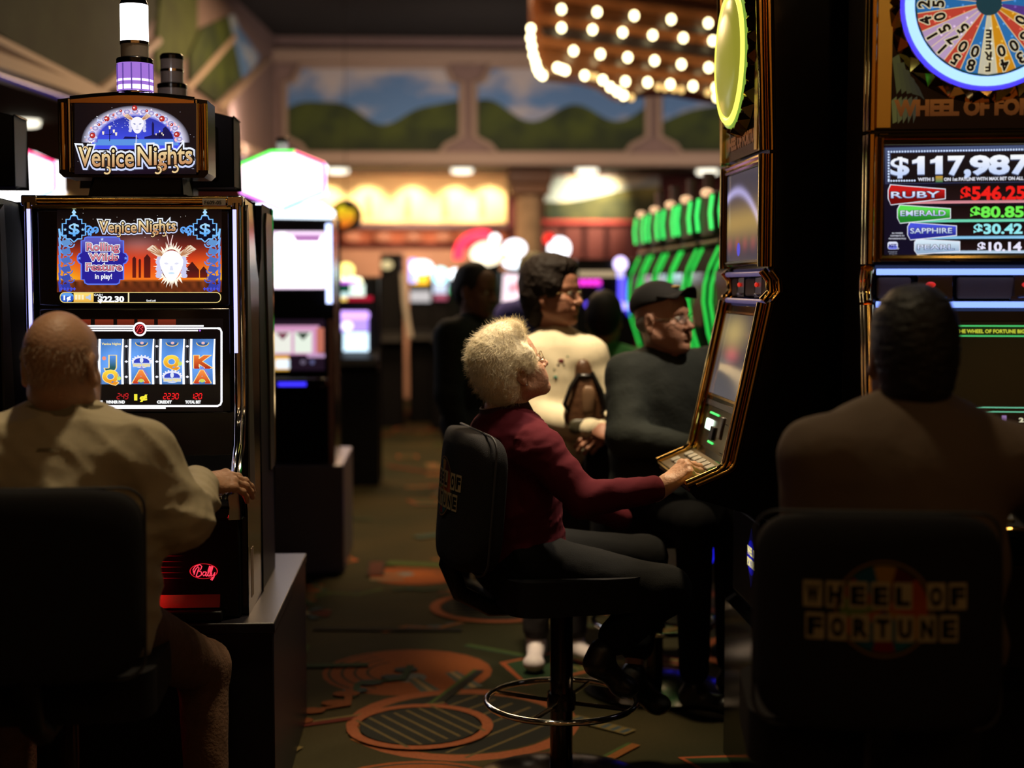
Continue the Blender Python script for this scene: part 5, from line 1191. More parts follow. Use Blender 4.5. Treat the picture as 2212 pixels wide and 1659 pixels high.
# ================================================================== people
def sdf_mesh(prims, h, disp=None):
    """smooth union of shapes -> one surface. prim: (kind, params, k, op)"""
    bbs = []
    for kind, a, k, op in prims:
        if kind == 'cone':
            p, q, r0, r1 = a; r = max(r0, r1); p, q = np.array(p), np.array(q); bbs.append((np.minimum(p, q) - r, np.maximum(p, q) + r))
        else:
            c_, r, R_ = a; m_ = max(r) if R_ is not None else None
            rr = np.array([m_] * 3) if m_ else np.array(r); bbs.append((np.array(c_) - rr, np.array(c_) + rr))
    add = [b for b, p in zip(bbs, prims) if p[3] == '+']
    lo = np.min([b[0] for b in add], 0) - 4 * h - .01; hi = np.max([b[1] for b in add], 0) + 4 * h + .01
    n = np.ceil((hi - lo) / h).astype(int) + 1
    D = np.full(n, 1.0, np.float32)
    ax = [lo[i] + h * np.arange(n[i]) for i in range(3)]
    for (kind, a, k, op), (b0, b1) in zip(prims, bbs):
        pad = k + 3 * h + .004
        s = [slice(max(0, int((b0[i] - pad - lo[i]) / h)), min(n[i], int((b1[i] + pad - lo[i]) / h) + 2)) for i in range(3)]
        if any(x.stop <= x.start for x in s): continue
        X, Y, Z = np.meshgrid(*[ax[i][s[i]] for i in range(3)], indexing='ij')
        if kind == 'cone':
            p, q, r0, r1 = a; p = np.array(p, float); q = np.array(q, float); d = q - p; L2 = max(1e-9, d.dot(d))
            t = np.clip(((X - p[0]) * d[0] + (Y - p[1]) * d[1] + (Z - p[2]) * d[2]) / L2, 0, 1)
            ds = np.sqrt((X - p[0] - t * d[0]) ** 2 + (Y - p[1] - t * d[1]) ** 2 + (Z - p[2] - t * d[2]) ** 2) - (r0 + (r1 - r0) * t)
        else:
            c_, r, R_ = a; U = [X - c_[0], Y - c_[1], Z - c_[2]]
            if R_ is not None: U = [U[0] * R_[0][i] + U[1] * R_[1][i] + U[2] * R_[2][i] for i in range(3)]     # columns of R_: the ellipsoid's axes
            k0 = np.sqrt(sum((U[i] / r[i]) ** 2 for i in range(3))); k1 = np.sqrt(sum((U[i] / r[i] ** 2) ** 2 for i in range(3))) + 1e-9
            ds = k0 * (k0 - 1) / k1
        A = D[tuple(s)]
        if op == '+':
            t = np.clip(.5 + .5 * (A - ds) / k, 0, 1); D[tuple(s)] = A * (1 - t) + ds * t - k * t * (1 - t)
        else:
            ds = -ds; t = np.clip(.5 - .5 * (A - ds) / k, 0, 1); D[tuple(s)] = A * (1 - t) + ds * t + k * t * (1 - t)
    if disp is not None:
        X, Y, Z = np.meshgrid(*ax, indexing='ij'); near = np.abs(D) < .03
        D[near] += disp(X[near], Y[near], Z[near])
    # surface nets
    Sg = D < 0; nx, ny, nz = D.shape
    cnt = sum(Sg[i:nx - 1 + i, j:ny - 1 + j, k:nz - 1 + k].astype(np.int8) for i in (0, 1) for j in (0, 1) for k in (0, 1))
    act = (cnt > 0) & (cnt < 8); idx = np.argwhere(act); N_ = len(idx)
    vid = np.full(act.shape, -1, np.int64); vid[act] = np.arange(N_)
    pos = np.zeros((N_, 3)); num = np.zeros(N_)
    cor = [(i, j, k) for i in (0, 1) for j in (0, 1) for k in (0, 1)]
    val = {c_: D[idx[:, 0] + c_[0], idx[:, 1] + c_[1], idx[:, 2] + c_[2]] for c_ in cor}
    for a in cor:
        for ax_ in range(3):
            if a[ax_] == 0:
                b = tuple(1 if i == ax_ else a[i] for i in range(3)); da, db = val[a], val[b]
                m_ = (da < 0) != (db < 0); t = np.where(m_, da / np.where(m_, da - db, 1), 0)
                p = np.array(a, float)[None, :].repeat(N_, 0); p[:, ax_] = t
                pos[m_] += p[m_]; num[m_] += 1
    pos = lo + h * (idx + pos / np.maximum(num, 1)[:, None])
    quads = []
    for ax_ in range(3):
        o1, o2 = [i for i in range(3) if i != ax_]
        A = np.take(Sg, range(D.shape[ax_] - 1), ax_); B = np.take(Sg, range(1, D.shape[ax_]), ax_)
        e = np.argwhere(A != B); e = e[(e[:, o1] > 0) & (e[:, o2] > 0) & (e[:, o1] < D.shape[o1] - 1) & (e[:, o2] < D.shape[o2] - 1)]
        inn = Sg[e[:, 0], e[:, 1], e[:, 2]]
        def at(d1, d2):
            f = e.copy(); f[:, o1] -= d1; f[:, o2] -= d2; return vid[f[:, 0], f[:, 1], f[:, 2]]
        q = np.stack([at(1, 1), at(0, 1), at(0, 0), at(1, 0)], 1)
        flip = inn if ax_ != 1 else ~inn
        q[~flip] = q[~flip][:, ::-1]; quads.append(q)
    return pos, np.concatenate(quads)


def cone(p, q, r0, r1=None, k=.02, op='+'): return ('cone', (tuple(p), tuple(q), r0, r0 if r1 is None else r1), k, op)
def ell(c_, r, R_=None, k=.02, op='+'):
    return ('ell', (tuple(c_), tuple(r), None if R_ is None else [list(x) for x in R_]), k, op)
def axes(x, z=None):                     # rotation whose columns are the given x and (near) z axes
    x = V(x).normalized(); z = V(z or (0, 0, 1)); y = z.cross(x).normalized(); z = x.cross(y)
    return Matrix((x, y, z)).transposed()


def add_sdf(mb, prims, h, m=0, M=None, disp=None):
    v, f = sdf_mesh(prims, h, disp)
    if M is not None:
        A = np.array(M); v = v @ A[:3, :3].T + A[:3, 3]
    k = len(mb.v); mb.v += [tuple(p) for p in v]; mb.f += [tuple(int(i) + k for i in q) for q in f]; mb.m += [m] * len(f)


def head_frame(pos, fwd, up):
    f = V(fwd).normalized(); r = f.cross(V(up)).normalized(); u = r.cross(f)
    M = Matrix((r, f, u)).transposed().to_4x4(); M.translation = pos; return M


def head_prims(sex='m', age=0, jaw=1.0, nose=1.0, smile=0):
    q = []
    q.append(ell((0, -.014, .034), (.074, .094, .090)))
    q.append(ell((0, .030, -.030), (.060, .062, .086), k=.03))
    q.append(ell((0, .052, .052), (.055, .045, .05), k=.03))                      # forehead
    for s in (-1, 1):
        q.append(cone((s * .056 * jaw, -.004, -.058), (s * .020, .066, -.100), .020, .018, k=.03))     # jaw line
        q.append(ell((s * .040, .060, -.026), (.024, .026, .022), k=.025))          # cheekbone
        q.append(ell((s * .034, .060, -.060), (.024, .028, .026), k=.03))           # cheek
        q.append(cone((s * .010, .088, .024), (s * .046, .070, .022), .010, .009, k=.018))             # brow
    q.append(ell((0, .078, -.102), (.022, .018, .018), k=.022))                      # chin
    for s in (-1, 1): q.append(ell((s * .031, .096, .000), (.020, .016, .013), k=.012, op='-'))        # eye sockets
    q.append(cone((0, .090, .010), (0, .106 + .004 * nose, -.030), .0085, .0115 * nose, k=.012))         # nose
    q.append(ell((0, .108 + .006 * nose, -.034), (.0125 * nose, .011, .010), k=.008))
    for s in (-1, 1):
        q.append(ell((s * .0125 * nose, .100, -.037), (.0085, .010, .008), k=.006))
        q.append(ell((s * .006, .108, -.046), (.0042, .006, .004), k=.003, op='-'))
    q.append(ell((0, .082, -.066), (.030, .016, .018), k=.016))                      # muzzle
    q.append(ell((0, .0965, -.0615), (.021, .006, .0052), k=.006)); q.append(ell((0, .0955, -.0725), (.018, .0065, .0062), k=.006))
    q.append(cone((-.021, .094, -.0668 + smile * .004), (0, .1035, -.0672), .0016, k=.003, op='-')); q.append(cone((.021, .094, -.0668 + smile * .004), (0, .1035, -.0672), .0016, k=.003, op='-'))
    q.append(cone((-.012, .094, -.0835), (.012, .094, -.0835), .004, k=.008, op='-'))
    for s in (-1, 1):                                                                 # fold beside the mouth
        q.append(cone((s * .020, .098, -.040), (s * .031, .082, -.070), .0022, k=.007, op='-'))
        if age: q.append(cone((s * .020, .097, -.014), (s * .040, .085, -.016), .0022, k=.006, op='-'))
        # ear
        q.append(ell((s * .078, -.012, -.004), (.008, .020, .033), k=.010)); q.append(ell((s * .080, -.010, -.034), (.007, .010, .012), k=.008))
        q.append(ell((s * .0865, -.008, .000), (.006, .011, .020), k=.006, op='-')); q.append(ell((s * .086, -.003, -.012), (.006, .006, .008), k=.004, op='-'))
    return q


SK = {}
def skin(name, col): return mat(name, col, .48, var=.22, vscale=16, sss=.12, bump=.25, bscale=130, spec=.4)
EYEW = mat('eye_white', (.55, .50, .45), .15); EYED = mat('eye_dark', (.03, .025, .02), .1)
WIRE = mat('spectacle_wire', (.55, .42, .25), .2, 1); LENS = glass('spectacle_lens', (.9, .95, 1), .02, .10)


def finger_chain(o, d0, lens, curl, nrm):
    p = V(o); d = V(d0).normalized(); out = [p.copy()]
    ax = d.cross(nrm).normalized()
    for L, c_ in zip(lens, curl):
        d = Matrix.Rotation(-c_, 3, ax) @ d; p = p + d * L; out.append(p.copy())
    return out
def hand_prims(side=1, curl=(.35, .5, .35), spread=1.0, thumb=.3, s=1.0):
    """wrist at 0, fingers along +y, back of the hand +z; side=+1 puts the thumb on -x (a right hand seen from its back)"""
    q = [cone((0, -.03, 0), (0, .012, 0), .026 * s, .027 * s, k=.012)]
    kn = [(-.030, .086, .004), (-.010, .092, .007), (.010, .088, .006), (.029, .079, .001)]
    for x, y, z in kn: q.append(cone((x * .55 * side, .008, 0), (x * side, y, z), .0155, .0112, k=.012))
    q.append(ell((-.004 * side, .045, -.006), (.034, .040, .014), k=.014))
    ln = [(.042, .025, .020), (.046, .029, .021), (.042, .027, .020), (.033, .020, .018)]
    for i, ((x, y, z), L) in enumerate(zip(kn, ln)):
        d = V((x * side * .9 * spread, 1, .05)); kk = 1 + .12 * i
        c_ = finger_chain((x * side, y, z), d, L, [a * kk for a in curl], V((0, 0, 1)))
        r = (.0098, .0088, .0080, .0066) if i < 3 else (.0086, .0077, .0070, .0058)
        for j in range(3): q.append(cone(c_[j], c_[j + 1], r[j] * (1.06 if j else 1), r[j + 1], k=.005))
        q.append(ell(c_[0] + V((0, 0, .002)), (.0105, .0115, .0098), k=.008))
        q.append(ell(c_[1], (r[1] * 1.1,) * 3, k=.004))
    t0, t1 = V((-.022 * side, .018, -.008)), V((-.046 * side, .046, -.016))
    t2 = t1 + V((-.010 * side - .010 * side * (1 - thumb), .030, -.008 - .012 * thumb)); t3 = t2 + V((.006 * side * thumb, .024, -.006))
    q += [cone(t0, t1, .0165, .0125, k=.012), cone(t1, t2, .0110, .0095, k=.006), cone(t2, t3, .0095, .0072, k=.005)]
    return q
def hand_frame(wrist, point, back):
    y = (V(point) - V(wrist)).normalized(); x = y.cross(V(back)).normalized(); z = x.cross(y)
    M = Matrix((x, y, z)).transposed().to_4x4(); M.translation = wrist; return M


def wrinkle(amp, sc, seed=0):
    ph = np.random.RandomState(seed).uniform(0, 6.28, 12); dr = np.random.RandomState(seed + 1).normal(size=(6, 3))
    def f(x, y, z):
        w_ = np.sin((dr[0, 0] * x + dr[0, 1] * y + dr[0, 2] * z) * sc * .7 + ph[0]) * .03 * 30 / sc
        u, v, t = x + w_, y + w_ * .7, z - w_
        d = 0
        for i in range(1, 6):
            a = dr[i] / np.linalg.norm(dr[i]); s_ = np.sin((a[0] * u + a[1] * v + a[2] * t) * sc * (1 + .45 * i) + ph[i])
            d = d + (1 - np.abs(s_)) ** 2 / (1 + .3 * i)
        return -amp * (d / 2 - .6)
    return f


def person(name_label, J, head, neck_r=.052, hair=None, scale=1.0, skin_m=None, top=None, top_r=1.0, trousers=None, shoes=None, hands=(), sex='m', age=0, hh=.004, hb=.010,
           girth=1.0, collar=None, top_disp=None, sleeve=1.0, headk={}, cat='person', hem=None, neck_low=None, cuff=.90):
    """J: joints in hall coordinates. Builds the body as one mesh; clothes, hair and spectacles are its parts."""
    root = thing('person', name_label, 'person', (J['pelvis'][0], J['pelvis'][1], 0))
    o = V(root.location); J = {k: V(v) - o for k, v in J.items()}
    lat = (J['shR'] - J['shL']).normalized(); spine = (J['neck'] - J['pelvis'])
    A = axes(lat, spine); chest = J['pelvis'].lerp(J['neck'], .70); belly = J['pelvis'].lerp(J['neck'], .34)
    sw = (J['shR'] - J['shL']).length / 2
    def torso(t):
        g = girth
        return [ell(chest, (sw * .92 + t, .112 * g + t, spine.length * .36 + t), A, k=.05), ell(belly, (sw * .86 * g + t, .122 * g + t, spine.length * .32 + t), A, k=.06),
                ell(J['pelvis'], (sw * .88 * g + t, .125 * g + t, .12 + t), A, k=.05),
                cone(J['neck'] - spine.normalized() * .035, J['shR'], .052 + t, .056 + t, k=.05), cone(J['neck'] - spine.normalized() * .035, J['shL'], .052 + t, .056 + t, k=.05)]
    def arm(s, t, k=1.0): return [cone(J['sh' + s], J['el' + s], .054 * k + t, .043 * k + t, k=.03), cone(J['el' + s], J['wr' + s], .043 * k + t, .030 * k + t * .9, k=.02)]
    def leg(s, t, u=1.0): return [cone(J['hip' + s], J['kn' + s], .082 + t, .056 + t, k=.04), cone(J['kn' + s], J['kn' + s].lerp(J['an' + s], u), .054 + t, .054 - .016 * u + t, k=.03)]
    M = head_frame(V(head['pos']) - o, head['fwd'], head.get('up', (0, 0, 1))) @ Matrix.Scale(scale, 4); Mi = M.inverted()
    body = MB()
    nb_ = Mi @ (J['neck'] - spine.normalized() * .04); nl = Mi @ (J['neck'] + spine.normalized() * .02)
    hp = head_prims(sex, age, **headk) + [cone((0, -.026, -.055), nl, neck_r * .92 / scale, neck_r / scale, k=.03), cone(nl, nb_, neck_r / scale, neck_r * 1.25 / scale, k=.03)]
    if sex == 'm': hp.append(ell((0, .040, -.118), (.012, .012, .016), k=.02))
    add_sdf(body, hp, hh, 0, M)
    core = torso(-.012) + arm('L', -.010) + arm('R', -.010)
    if 'knL' in J: core += leg('L', -.010) + leg('R', -.010)
    add_sdf(body, core, .014)
    for wr, pt, back, kw in hands: add_sdf(body, hand_prims(**kw), .0026, 0, hand_frame(V(wr) - o, V(pt) - o, back))
    body.build('body', skin_m, root, ang=80)
    for s in (-1, 1):
        m = MB(); m.ball((s * .031, .0785, .000), (.0125, .0125, .0115), m=0, M=M); m.ball((s * .031, .0875, .000), (.0056, .0042, .0056), m=1, M=M); m.build('eye', [EYEW, EYED], root)
    if top:
        m = MB(); t = .014 * top_r
        pr = torso(t) + arm('L', t * .9, sleeve) + arm('R', t * .9, sleeve)
        for extra in (hem or []): pr.append(extra)
        nd = (J['neck'] - spine.normalized() * .0)
        up_ = spine.normalized()
        cutp = nd + up_ * (.075 if neck_low is None else neck_low)
        pr.append(ell(cutp + up_ * .05, (.085, .085, .085), None, k=.012, op='-'))
        add_sdf(m, pr, hb, disp=top_disp)
        ob = m.build('top', top, root, ang=180); ob.name = head.get('top_name', 'shirt')
    if trousers:
        m = MB(); pr = [ell(J['pelvis'] - V((0, 0, .02)), (sw * .90 * girth + .006, .132 * girth, .12), A, k=.05)] + leg('L', .014, cuff) + leg('R', .014, cuff)
        add_sdf(m, pr, .010, disp=wrinkle(.004, 26, 5)); m.build('trousers', trousers, root, ang=180)
    if shoes:
        for s in 'LR':
            if 'to' + s in J:
                a, b = J['an' + s], J['to' + s]; m = MB(); d = (b - a)
                hz = V((d.x, d.y, 0)).normalized() if V((d.x, d.y, 0)).length > 1e-4 else V((0, 1, 0))
                add_sdf(m, [cone(a + V((0, 0, -.005)), a - V((0, 0, .035)) - hz * .02, .040, .036, k=.03), cone(a - V((0, 0, .045)), b, .036, .030, k=.03), ell(b, (.042, .042, .028), None, k=.02)], .007)
                m.build('shoe', shoes, root, ang=180)
    return root, M, o


def glasses(root, M, round_=1.0):
    m = MB(); z = -.002
    for s in (-1, 1):
        m.tube([V((s * .033 + .024 * math.cos(a), .106 - .010 * abs(math.cos(a)) * (1 if math.cos(a) * s > 0 else .2), z + .019 * math.sin(a))) for a in [2 * PI * i / 24 for i in range(24)]], .0012, 6, closed=True, M=M)
        m.tube([(s * .056, .096, z + .004), (s * .074, .066, z + .004), (s * .082, .0, z + .006), (s * .082, -.014, z - .006)], .0013, 6, M=M)
    m.tube([(-.010, .107, z + .004), (0, .111, z + .008), (.010, .107, z + .004)], .0012, 6, M=M)
    g = m.build('spectacles', WIRE, root)
    for s in (-1, 1):
        m = MB(); pts = [V((s * .033 + .0235 * math.cos(a), .1055 - .010 * abs(math.cos(a)) * (1 if math.cos(a) * s > 0 else .2), z + .0185 * math.sin(a))) for a in [2 * PI * i / 24 for i in range(24)]]
        m.add(pts, [tuple(range(24))], M=M); m.build('lens', LENS, g)
    return g


def strands(mb, M, n, surf, rnd, L=.05, r=.0006, droop=.3, curl=.5, seg=4):
    """surf(rnd) -> point, normal, flow in head space"""
    for _ in range(n):
        p, nm, fl = surf(rnd); d = (V(fl) * rnd.uniform(.7, 1.2) + V(nm) * rnd.uniform(.15, .5) + V((rnd.gauss(0, .2), rnd.gauss(0, .2), rnd.gauss(0, .2)))).normalized()
        ln = L * rnd.uniform(.5, 1.2); pts = [V(p)]; w_ = V((rnd.gauss(0, 1), rnd.gauss(0, 1), rnd.gauss(0, 1))) * curl
        for i in range(seg):
            d = (d + w_ * .25 - V(nm) * droop * .3 * (i / seg)).normalized(); pts.append(pts[-1] + d * ln / seg)
        mb.tube(pts, [r, r, r * .9, r * .7, r * .3][:seg + 1], 3, M=M, caps=False)


def hair_mesh(root, M, prims, m_, h=.004, disp=None, extra=None, name='hair'):
    mb = MB(); add_sdf(mb, prims, h, 0, M, disp)
    if extra: extra(mb)
    return mb.build(name, m_, root, ang=180)


# ---------------------------------------------------------------- white-haired woman (lady at the side machine)
pp = lambda x, y, Y: P(x, y, Y)
hd = pp(1107, 799, 4.14)
yw = math.radians(20)
fw = V((math.cos(yw) * math.cos(.45), math.sin(yw) * math.cos(.45), math.sin(.45))); ups = V((-math.cos(yw) * math.sin(.45), -math.sin(yw) * math.sin(.45), math.cos(.45)))
fa = V((math.cos(yw), math.sin(yw), 0)); rt = V((math.sin(yw), -math.cos(yw), 0))
nk = pp(1092, 900, 4.16)
pel = pp(1120, 1195, 4.16)
JL = dict(neck=nk, pelvis=pel, shR=nk + rt * .165 + V((0, 0, -.085)) + fa * .035, shL=nk - rt * .165 + V((0, 0, -.075)) + fa * .03,
          elR=pp(1262, 1078, 3.97), wrR=pp(1412, 1058, 3.97), elL=pp(1250, 1075, 4.42), wrL=pp(1340, 1120, 4.40),
          hipR=pel + rt * .09 + V((0, 0, -.02)), hipL=pel - rt * .09 + V((0, 0, -.02)), knR=pp(1440, 1275, 4.06), knL=pp(1392, 1205, 4.36),
          anR=pp(1300, 1405, 4.02), anL=pp(1368, 1452, 4.24), toR=pp(1248, 1452, 4.02), toL=pp(1322, 1500, 4.22))
# toes point forward: feet tucked back on the ring with the toes down
JL['toR'] = JL['anR'] + V((.07, .02, -.115)); JL['toL'] = JL['anL'] + V((.08, .03, -.11))
BURG = mat('burgundy_knit', (.075, .007, .013), .9, spec=.12, bump=.12, bscale=600)
SKL = skin('skin_fair', (.50, .27, .17))
JE = mat('black_trousers', (.0055, .0055, .006), .9, spec=.15, bump=.2, bscale=400)
root, M, o_ = person('white-haired woman in spectacles and burgundy jumper, seated at the side-on gold machine', JL, dict(pos=hd, fwd=fw, up=ups, top_name='jumper'), scale=.89, neck_r=.054, skin_m=SKL, top=BURG, trousers=JE,
                     shoes=mat('black_shoe', (.01, .01, .01), .35), hands=[(pp(1434, 1050, 3.98), pp(1480, 1014, 3.99), V((-.45, -.35, .85)), dict(side=1, curl=(.85, .55, .35), thumb=.6, s=1.08))], sex='f', age=1, hh=.0028, hb=.008, top_disp=wrinkle(.010, 27, 3), girth=1.05, headk=dict(jaw=.98, nose=.95), sleeve=1.0, cuff=.76)
LADY = root
m = MB()                                    # turned-up collar
dn = V((nk - o_)); spn = (nk - pel).normalized()
m.lathe([(.084, -.040), (.078, -.008), (.068, .030), (.063, .032), (.068, -.006), (.05, -.030)], 32, M=Matrix.Translation(dn + spn * .012) @ Matrix.Rotation(.26, 4, rt) @ Matrix.Diagonal((1.04, .98, 1, 1)))
m.build('collar', mat('burgundy_dark', (.035, .006, .010), .9), root)
glasses(root, M)
m = MB(); m.ball((.086, -.008, -.046), .0032, M=M); m.build('earring', mat('pearl', (.8, .75, .7), .1, .5), root)
WHH = mat('white_hair', (.80, .70, .50), .62, spec=.3, sss=.0)
hp = [ell((0, -.022, .056), (.098, .108, .106), k=.02), ell((0, -.058, .004), (.090, .076, .090), k=.03), ell((0, .026, .116), (.072, .066, .042), k=.03), ell((0, -.050, -.052), (.066, .050, .046), k=.03)]
for s in (-1, 1):
    hp += [ell((s * .074, .026, .036), (.022, .042, .040), k=.02), ell((s * .072, .022, .004), (.014, .028, .024), k=.015)]
hp += [ell((0, .128, .02), (.085, .060, .072), k=.02, op='-'), ell((0, .10, -.06), (.12, .072, .062), k=.02, op='-')]
for s in (-1, 1): hp.append(ell((s * .098, -.010, -.032), (.030, .022, .040), k=.010, op='-'))
hairdisp = wrinkle(.0045, 44, 33)
def hair_on(mb, n, flow, rnd, L, r=.0004, lift=.25, seg=4):
    """loose locks rooted on the hair surface already in mb"""
    v = np.array(mb.v); f = np.array([q for q in mb.f if len(q) == 4]); nm = np.zeros_like(v)
    fn_ = np.cross(v[f[:, 2]] - v[f[:, 0]], v[f[:, 3]] - v[f[:, 1]])
    for k in range(4): np.add.at(nm, f[:, k], fn_)
    nm /= np.linalg.norm(nm, axis=1)[:, None] + 1e-9
    for _ in range(n):
        i = rnd.randrange(len(v)); p = V(v[i]) - V(nm[i]) * .002; n_ = V(nm[i]); d = flow(p, n_, rnd)
        d = d - n_ * d.dot(n_)
        if d.length < 1e-4: continue
        d = (d.normalized() + n_ * lift * rnd.uniform(.2, 1.3)).normalized(); ln = L * rnd.uniform(.5, 1.2); c_ = V((rnd.gauss(0, .6), rnd.gauss(0, .6), rnd.gauss(0, .6)))
        pts = [p]
        for k in range(seg):
            d = (d + c_ * .3 - n_ * .22 * k / seg).normalized(); pts.append(pts[-1] + d * ln / seg)
        mb.tube(pts, [r, r, r * .9, r * .7, r * .35][:seg + 1], 3, caps=False)
Mr = M.to_3x3().normalized(); Mi_ = M.inverted()
def lady_flow(p, n_, r):
    q = Mi_ @ p
    w_ = V((math.sin(q.z * 38 + q.y * 23 + 1), math.sin(q.x * 27 + q.z * 41), math.sin(q.y * 36 - q.z * 22 + 2))) * .75
    fl = V((q.x * 3, -.7, -.35)) if q.y < .03 else V((q.x * 6, .25, .5 if q.z > .07 else -.5))
    return Mr @ (fl + w_ + V((r.gauss(0, .25), r.gauss(0, .25), r.gauss(0, .25))))
hair_mesh(root, M, hp, WHH, .0032, hairdisp, lambda mb: hair_on(mb, 24000, lady_flow, random.Random(2), .030, r=.00024, lift=.06))

# ---------------------------------------------------------------- bald man
hd = pp(133, 792, 3.24); nk = pp(142, 905, 3.26); pel = V((-.83, 3.24, .74))
JB = dict(neck=nk, pelvis=pel, shR=pp(300, 985, 3.22), shL=pp(-40, 980, 3.22), elR=pp(392, 1118, 3.24), wrR=pp(428, 1056, 3.50), elL=pp(-170, 1110, 3.25), wrL=V((-1.0, 3.52, .96)),
          hipR=pel + V((.10, .02, -.02)), hipL=pel + V((-.10, .02, -.02)), knR=pp(438, 1440, 3.72), knL=V((-1.08, 3.68, .55)), anR=pp(448, 1760, 3.60), anL=V((-1.06, 3.58, .10)),)
JB['anR'].z = .09; JB['toR'] = JB['anR'] + V((.02, .16, -.05)); JB['toL'] = JB['anL'] + V((0, .16, -.05))
JACK = mat('beige_jacket', (.46, .39, .26), .75, spec=.25, bump=.18, bscale=30, stretch=(1, 1, .6))
SKB = skin('skin_ruddy', (.46, .25, .15))
hemp = [cone(V((.145, -.03, .92)), V((.135, -.02, .72)), .085, .075, k=.05), cone(V((-.145, -.03, .92)), V((-.135, -.02, .72)), .085, .075, k=.05)]
root, M, o_ = person("bald man in a beige jacket seen from behind, one hand on the machine deck", JB, dict(pos=hd, fwd=(.16, 1, -.06), top_name='jacket'), neck_r=.062, skin_m=SKB, top=JACK, top_r=2.0, trousers=mat('brown_trousers', (.09, .04, .018), .9, bump=.3, bscale=120, var=.3, vscale=30),
                     shoes=mat('brown_shoe', (.03, .015, .01), .5), hands=[(pp(432, 1044, 3.52), pp(500, 1040, 3.575), V((.15, -.45, .88)), dict(side=1, curl=(.35, .3, .2), thumb=.7, s=1.12))], hh=.0032, hb=.009, girth=1.08, top_disp=wrinkle(.017, 17, 8), sleeve=1.18, hem=hemp)
dn = nk - o_
m = MB(); m.lathe([(.128, -.075), (.110, -.025), (.090, .028), (.084, .030), (.092, -.02), (.066, -.060)], 32, M=Matrix.Translation(dn) @ Matrix.Rotation(-.12, 4, 'X') @ Matrix.Diagonal((1.10, .98, 1, 1))); m.build('collar', mat('jacket_collar', (.20, .16, .09), .8), root)
FR = mat('grey_fringe', (.50, .36, .25), .7)
def fringe(r):
    a = r.uniform(-2.9, 2.9); a = -PI / 2 + r.uniform(-1.9, 1.9); z = r.uniform(-.075, .045) * (1 if abs(a + PI / 2) < 1.3 else .6)
    n_ = V((math.cos(a), math.sin(a), .1)); q = math.sqrt(max(.2, 1 - ((z - .03) / .11) ** 2)); return V((n_.x * .0745 * q, -.014 + n_.y * .094 * q, z)), n_, V((n_.y * .15, -n_.x * .15, -1))
m = MB(); strands(m, M, 1500, fringe, random.Random(4), L=.013, r=.0004, droop=1.4, curl=.1); m.build('hair', FR, root)

# ---------------------------------------------------------------- dark-haired man by the prize wheel
hd = pp(1968, 765, 2.74); nk = pp(1972, 888, 2.72); pel = V((.93, 2.72, .80))
JD = dict(neck=nk, pelvis=pel, shR=pp(2190, 1000, 2.70), shL=pp(1768, 985, 2.70), elR=pp(2330, 1160, 2.85), wrR=pp(2290, 1080, 3.08), elL=pp(1752, 1200, 2.72), wrL=V((.78, 3.0, .93)),
          hipR=pel + V((.11, .03, -.02)), hipL=pel + V((-.11, .03, -.02)), knR=V((1.12, 3.10, .62)), knL=V((.80, 3.10, .62)), anR=V((1.1, 3.02, .12)), anL=V((.82, 3.02, .12)), toR=V((1.1, 3.16, .05)), toL=V((.82, 3.16, .05)))
root, M, o_ = person('dark-haired man in a brown shirt seen from behind, facing the lit jackpot prices', JD, dict(pos=hd, fwd=(.1, 1, .02), top_name='shirt'), neck_r=.064, skin_m=skin('skin_dark', (.22, .11, .06)), top=mat('brown_shirt', (.11, .072, .045), .85, bump=.1, bscale=40), top_r=1.2,
                     trousers=mat('dark_trousers', (.007, .007, .008), .9, spec=.1), shoes=MATS['black_shoe'], hands=[(pp(2290, 1080, 3.08), pp(2310, 1070, 3.18), V((0, -.2, 1)), dict(side=1))], hh=.004, girth=1.12, top_disp=wrinkle(.006, 12, 2), sleeve=1.12)
HB = mat('black_hair', (.010, .008, .007), .55, spec=.35, bump=.4, bscale=90)
hp = [ell((0, -.022, .042), (.084, .098, .098), k=.02), ell((0, -.052, -.012), (.076, .066, .080), k=.03), ell((0, -.06, -.06), (.062, .045, .045), k=.03), ell((0, .13, .0), (.09, .07, .075), k=.02, op='-')]
for s in (-1, 1): hp.append(ell((s * .10, -.004, -.03), (.030, .026, .045), k=.010, op='-'))
hair_mesh(root, M, hp, HB, .005, lambda x, y, z: .002 * np.sin(90 * x + 20 * np.sin(70 * z)) * np.sin(80 * z))

# ---------------------------------------------------------------- standing woman with the bag
YS = 5.55
hd = pp(1196, 634, YS); nk = pp(1196, 728, YS + .02); pel = V((nk.x + .03, YS + .02, .86)); fb = V((.62, -.78, 0)).normalized(); rb = V((-.78, -.62, 0))
rb = fb.cross(V((0, 0, 1))).normalized()
JW = dict(neck=nk, pelvis=pel, shR=pp(1148, 775, YS + .0) , shL=pp(1268, 772, YS - .02), elR=pp(1150, 895, YS - .06), wrR=pp(1272, 925, YS - .20), elL=pp(1312, 880, YS - .04), wrL=pp(1312, 922, YS - .18),
          hipR=pel + V((-.09, 0, -.02)), hipL=pel + V((.09, 0, -.02)), knR=pp(1160, 1190, YS), knL=pp(1240, 1190, YS), anR=pp(1158, 1345, YS), anL=pp(1240, 1335, YS))
JW['anR'].z = .10; JW['anL'].z = .10
JW['toR'] = JW['anR'] + V((-.02, -.15, -.06)); JW['toL'] = JW['anL'] + V((.10, -.11, -.06))
SWE = mat('cream_sweatshirt', (.72, .62, .43), .9, bump=.15, bscale=300)
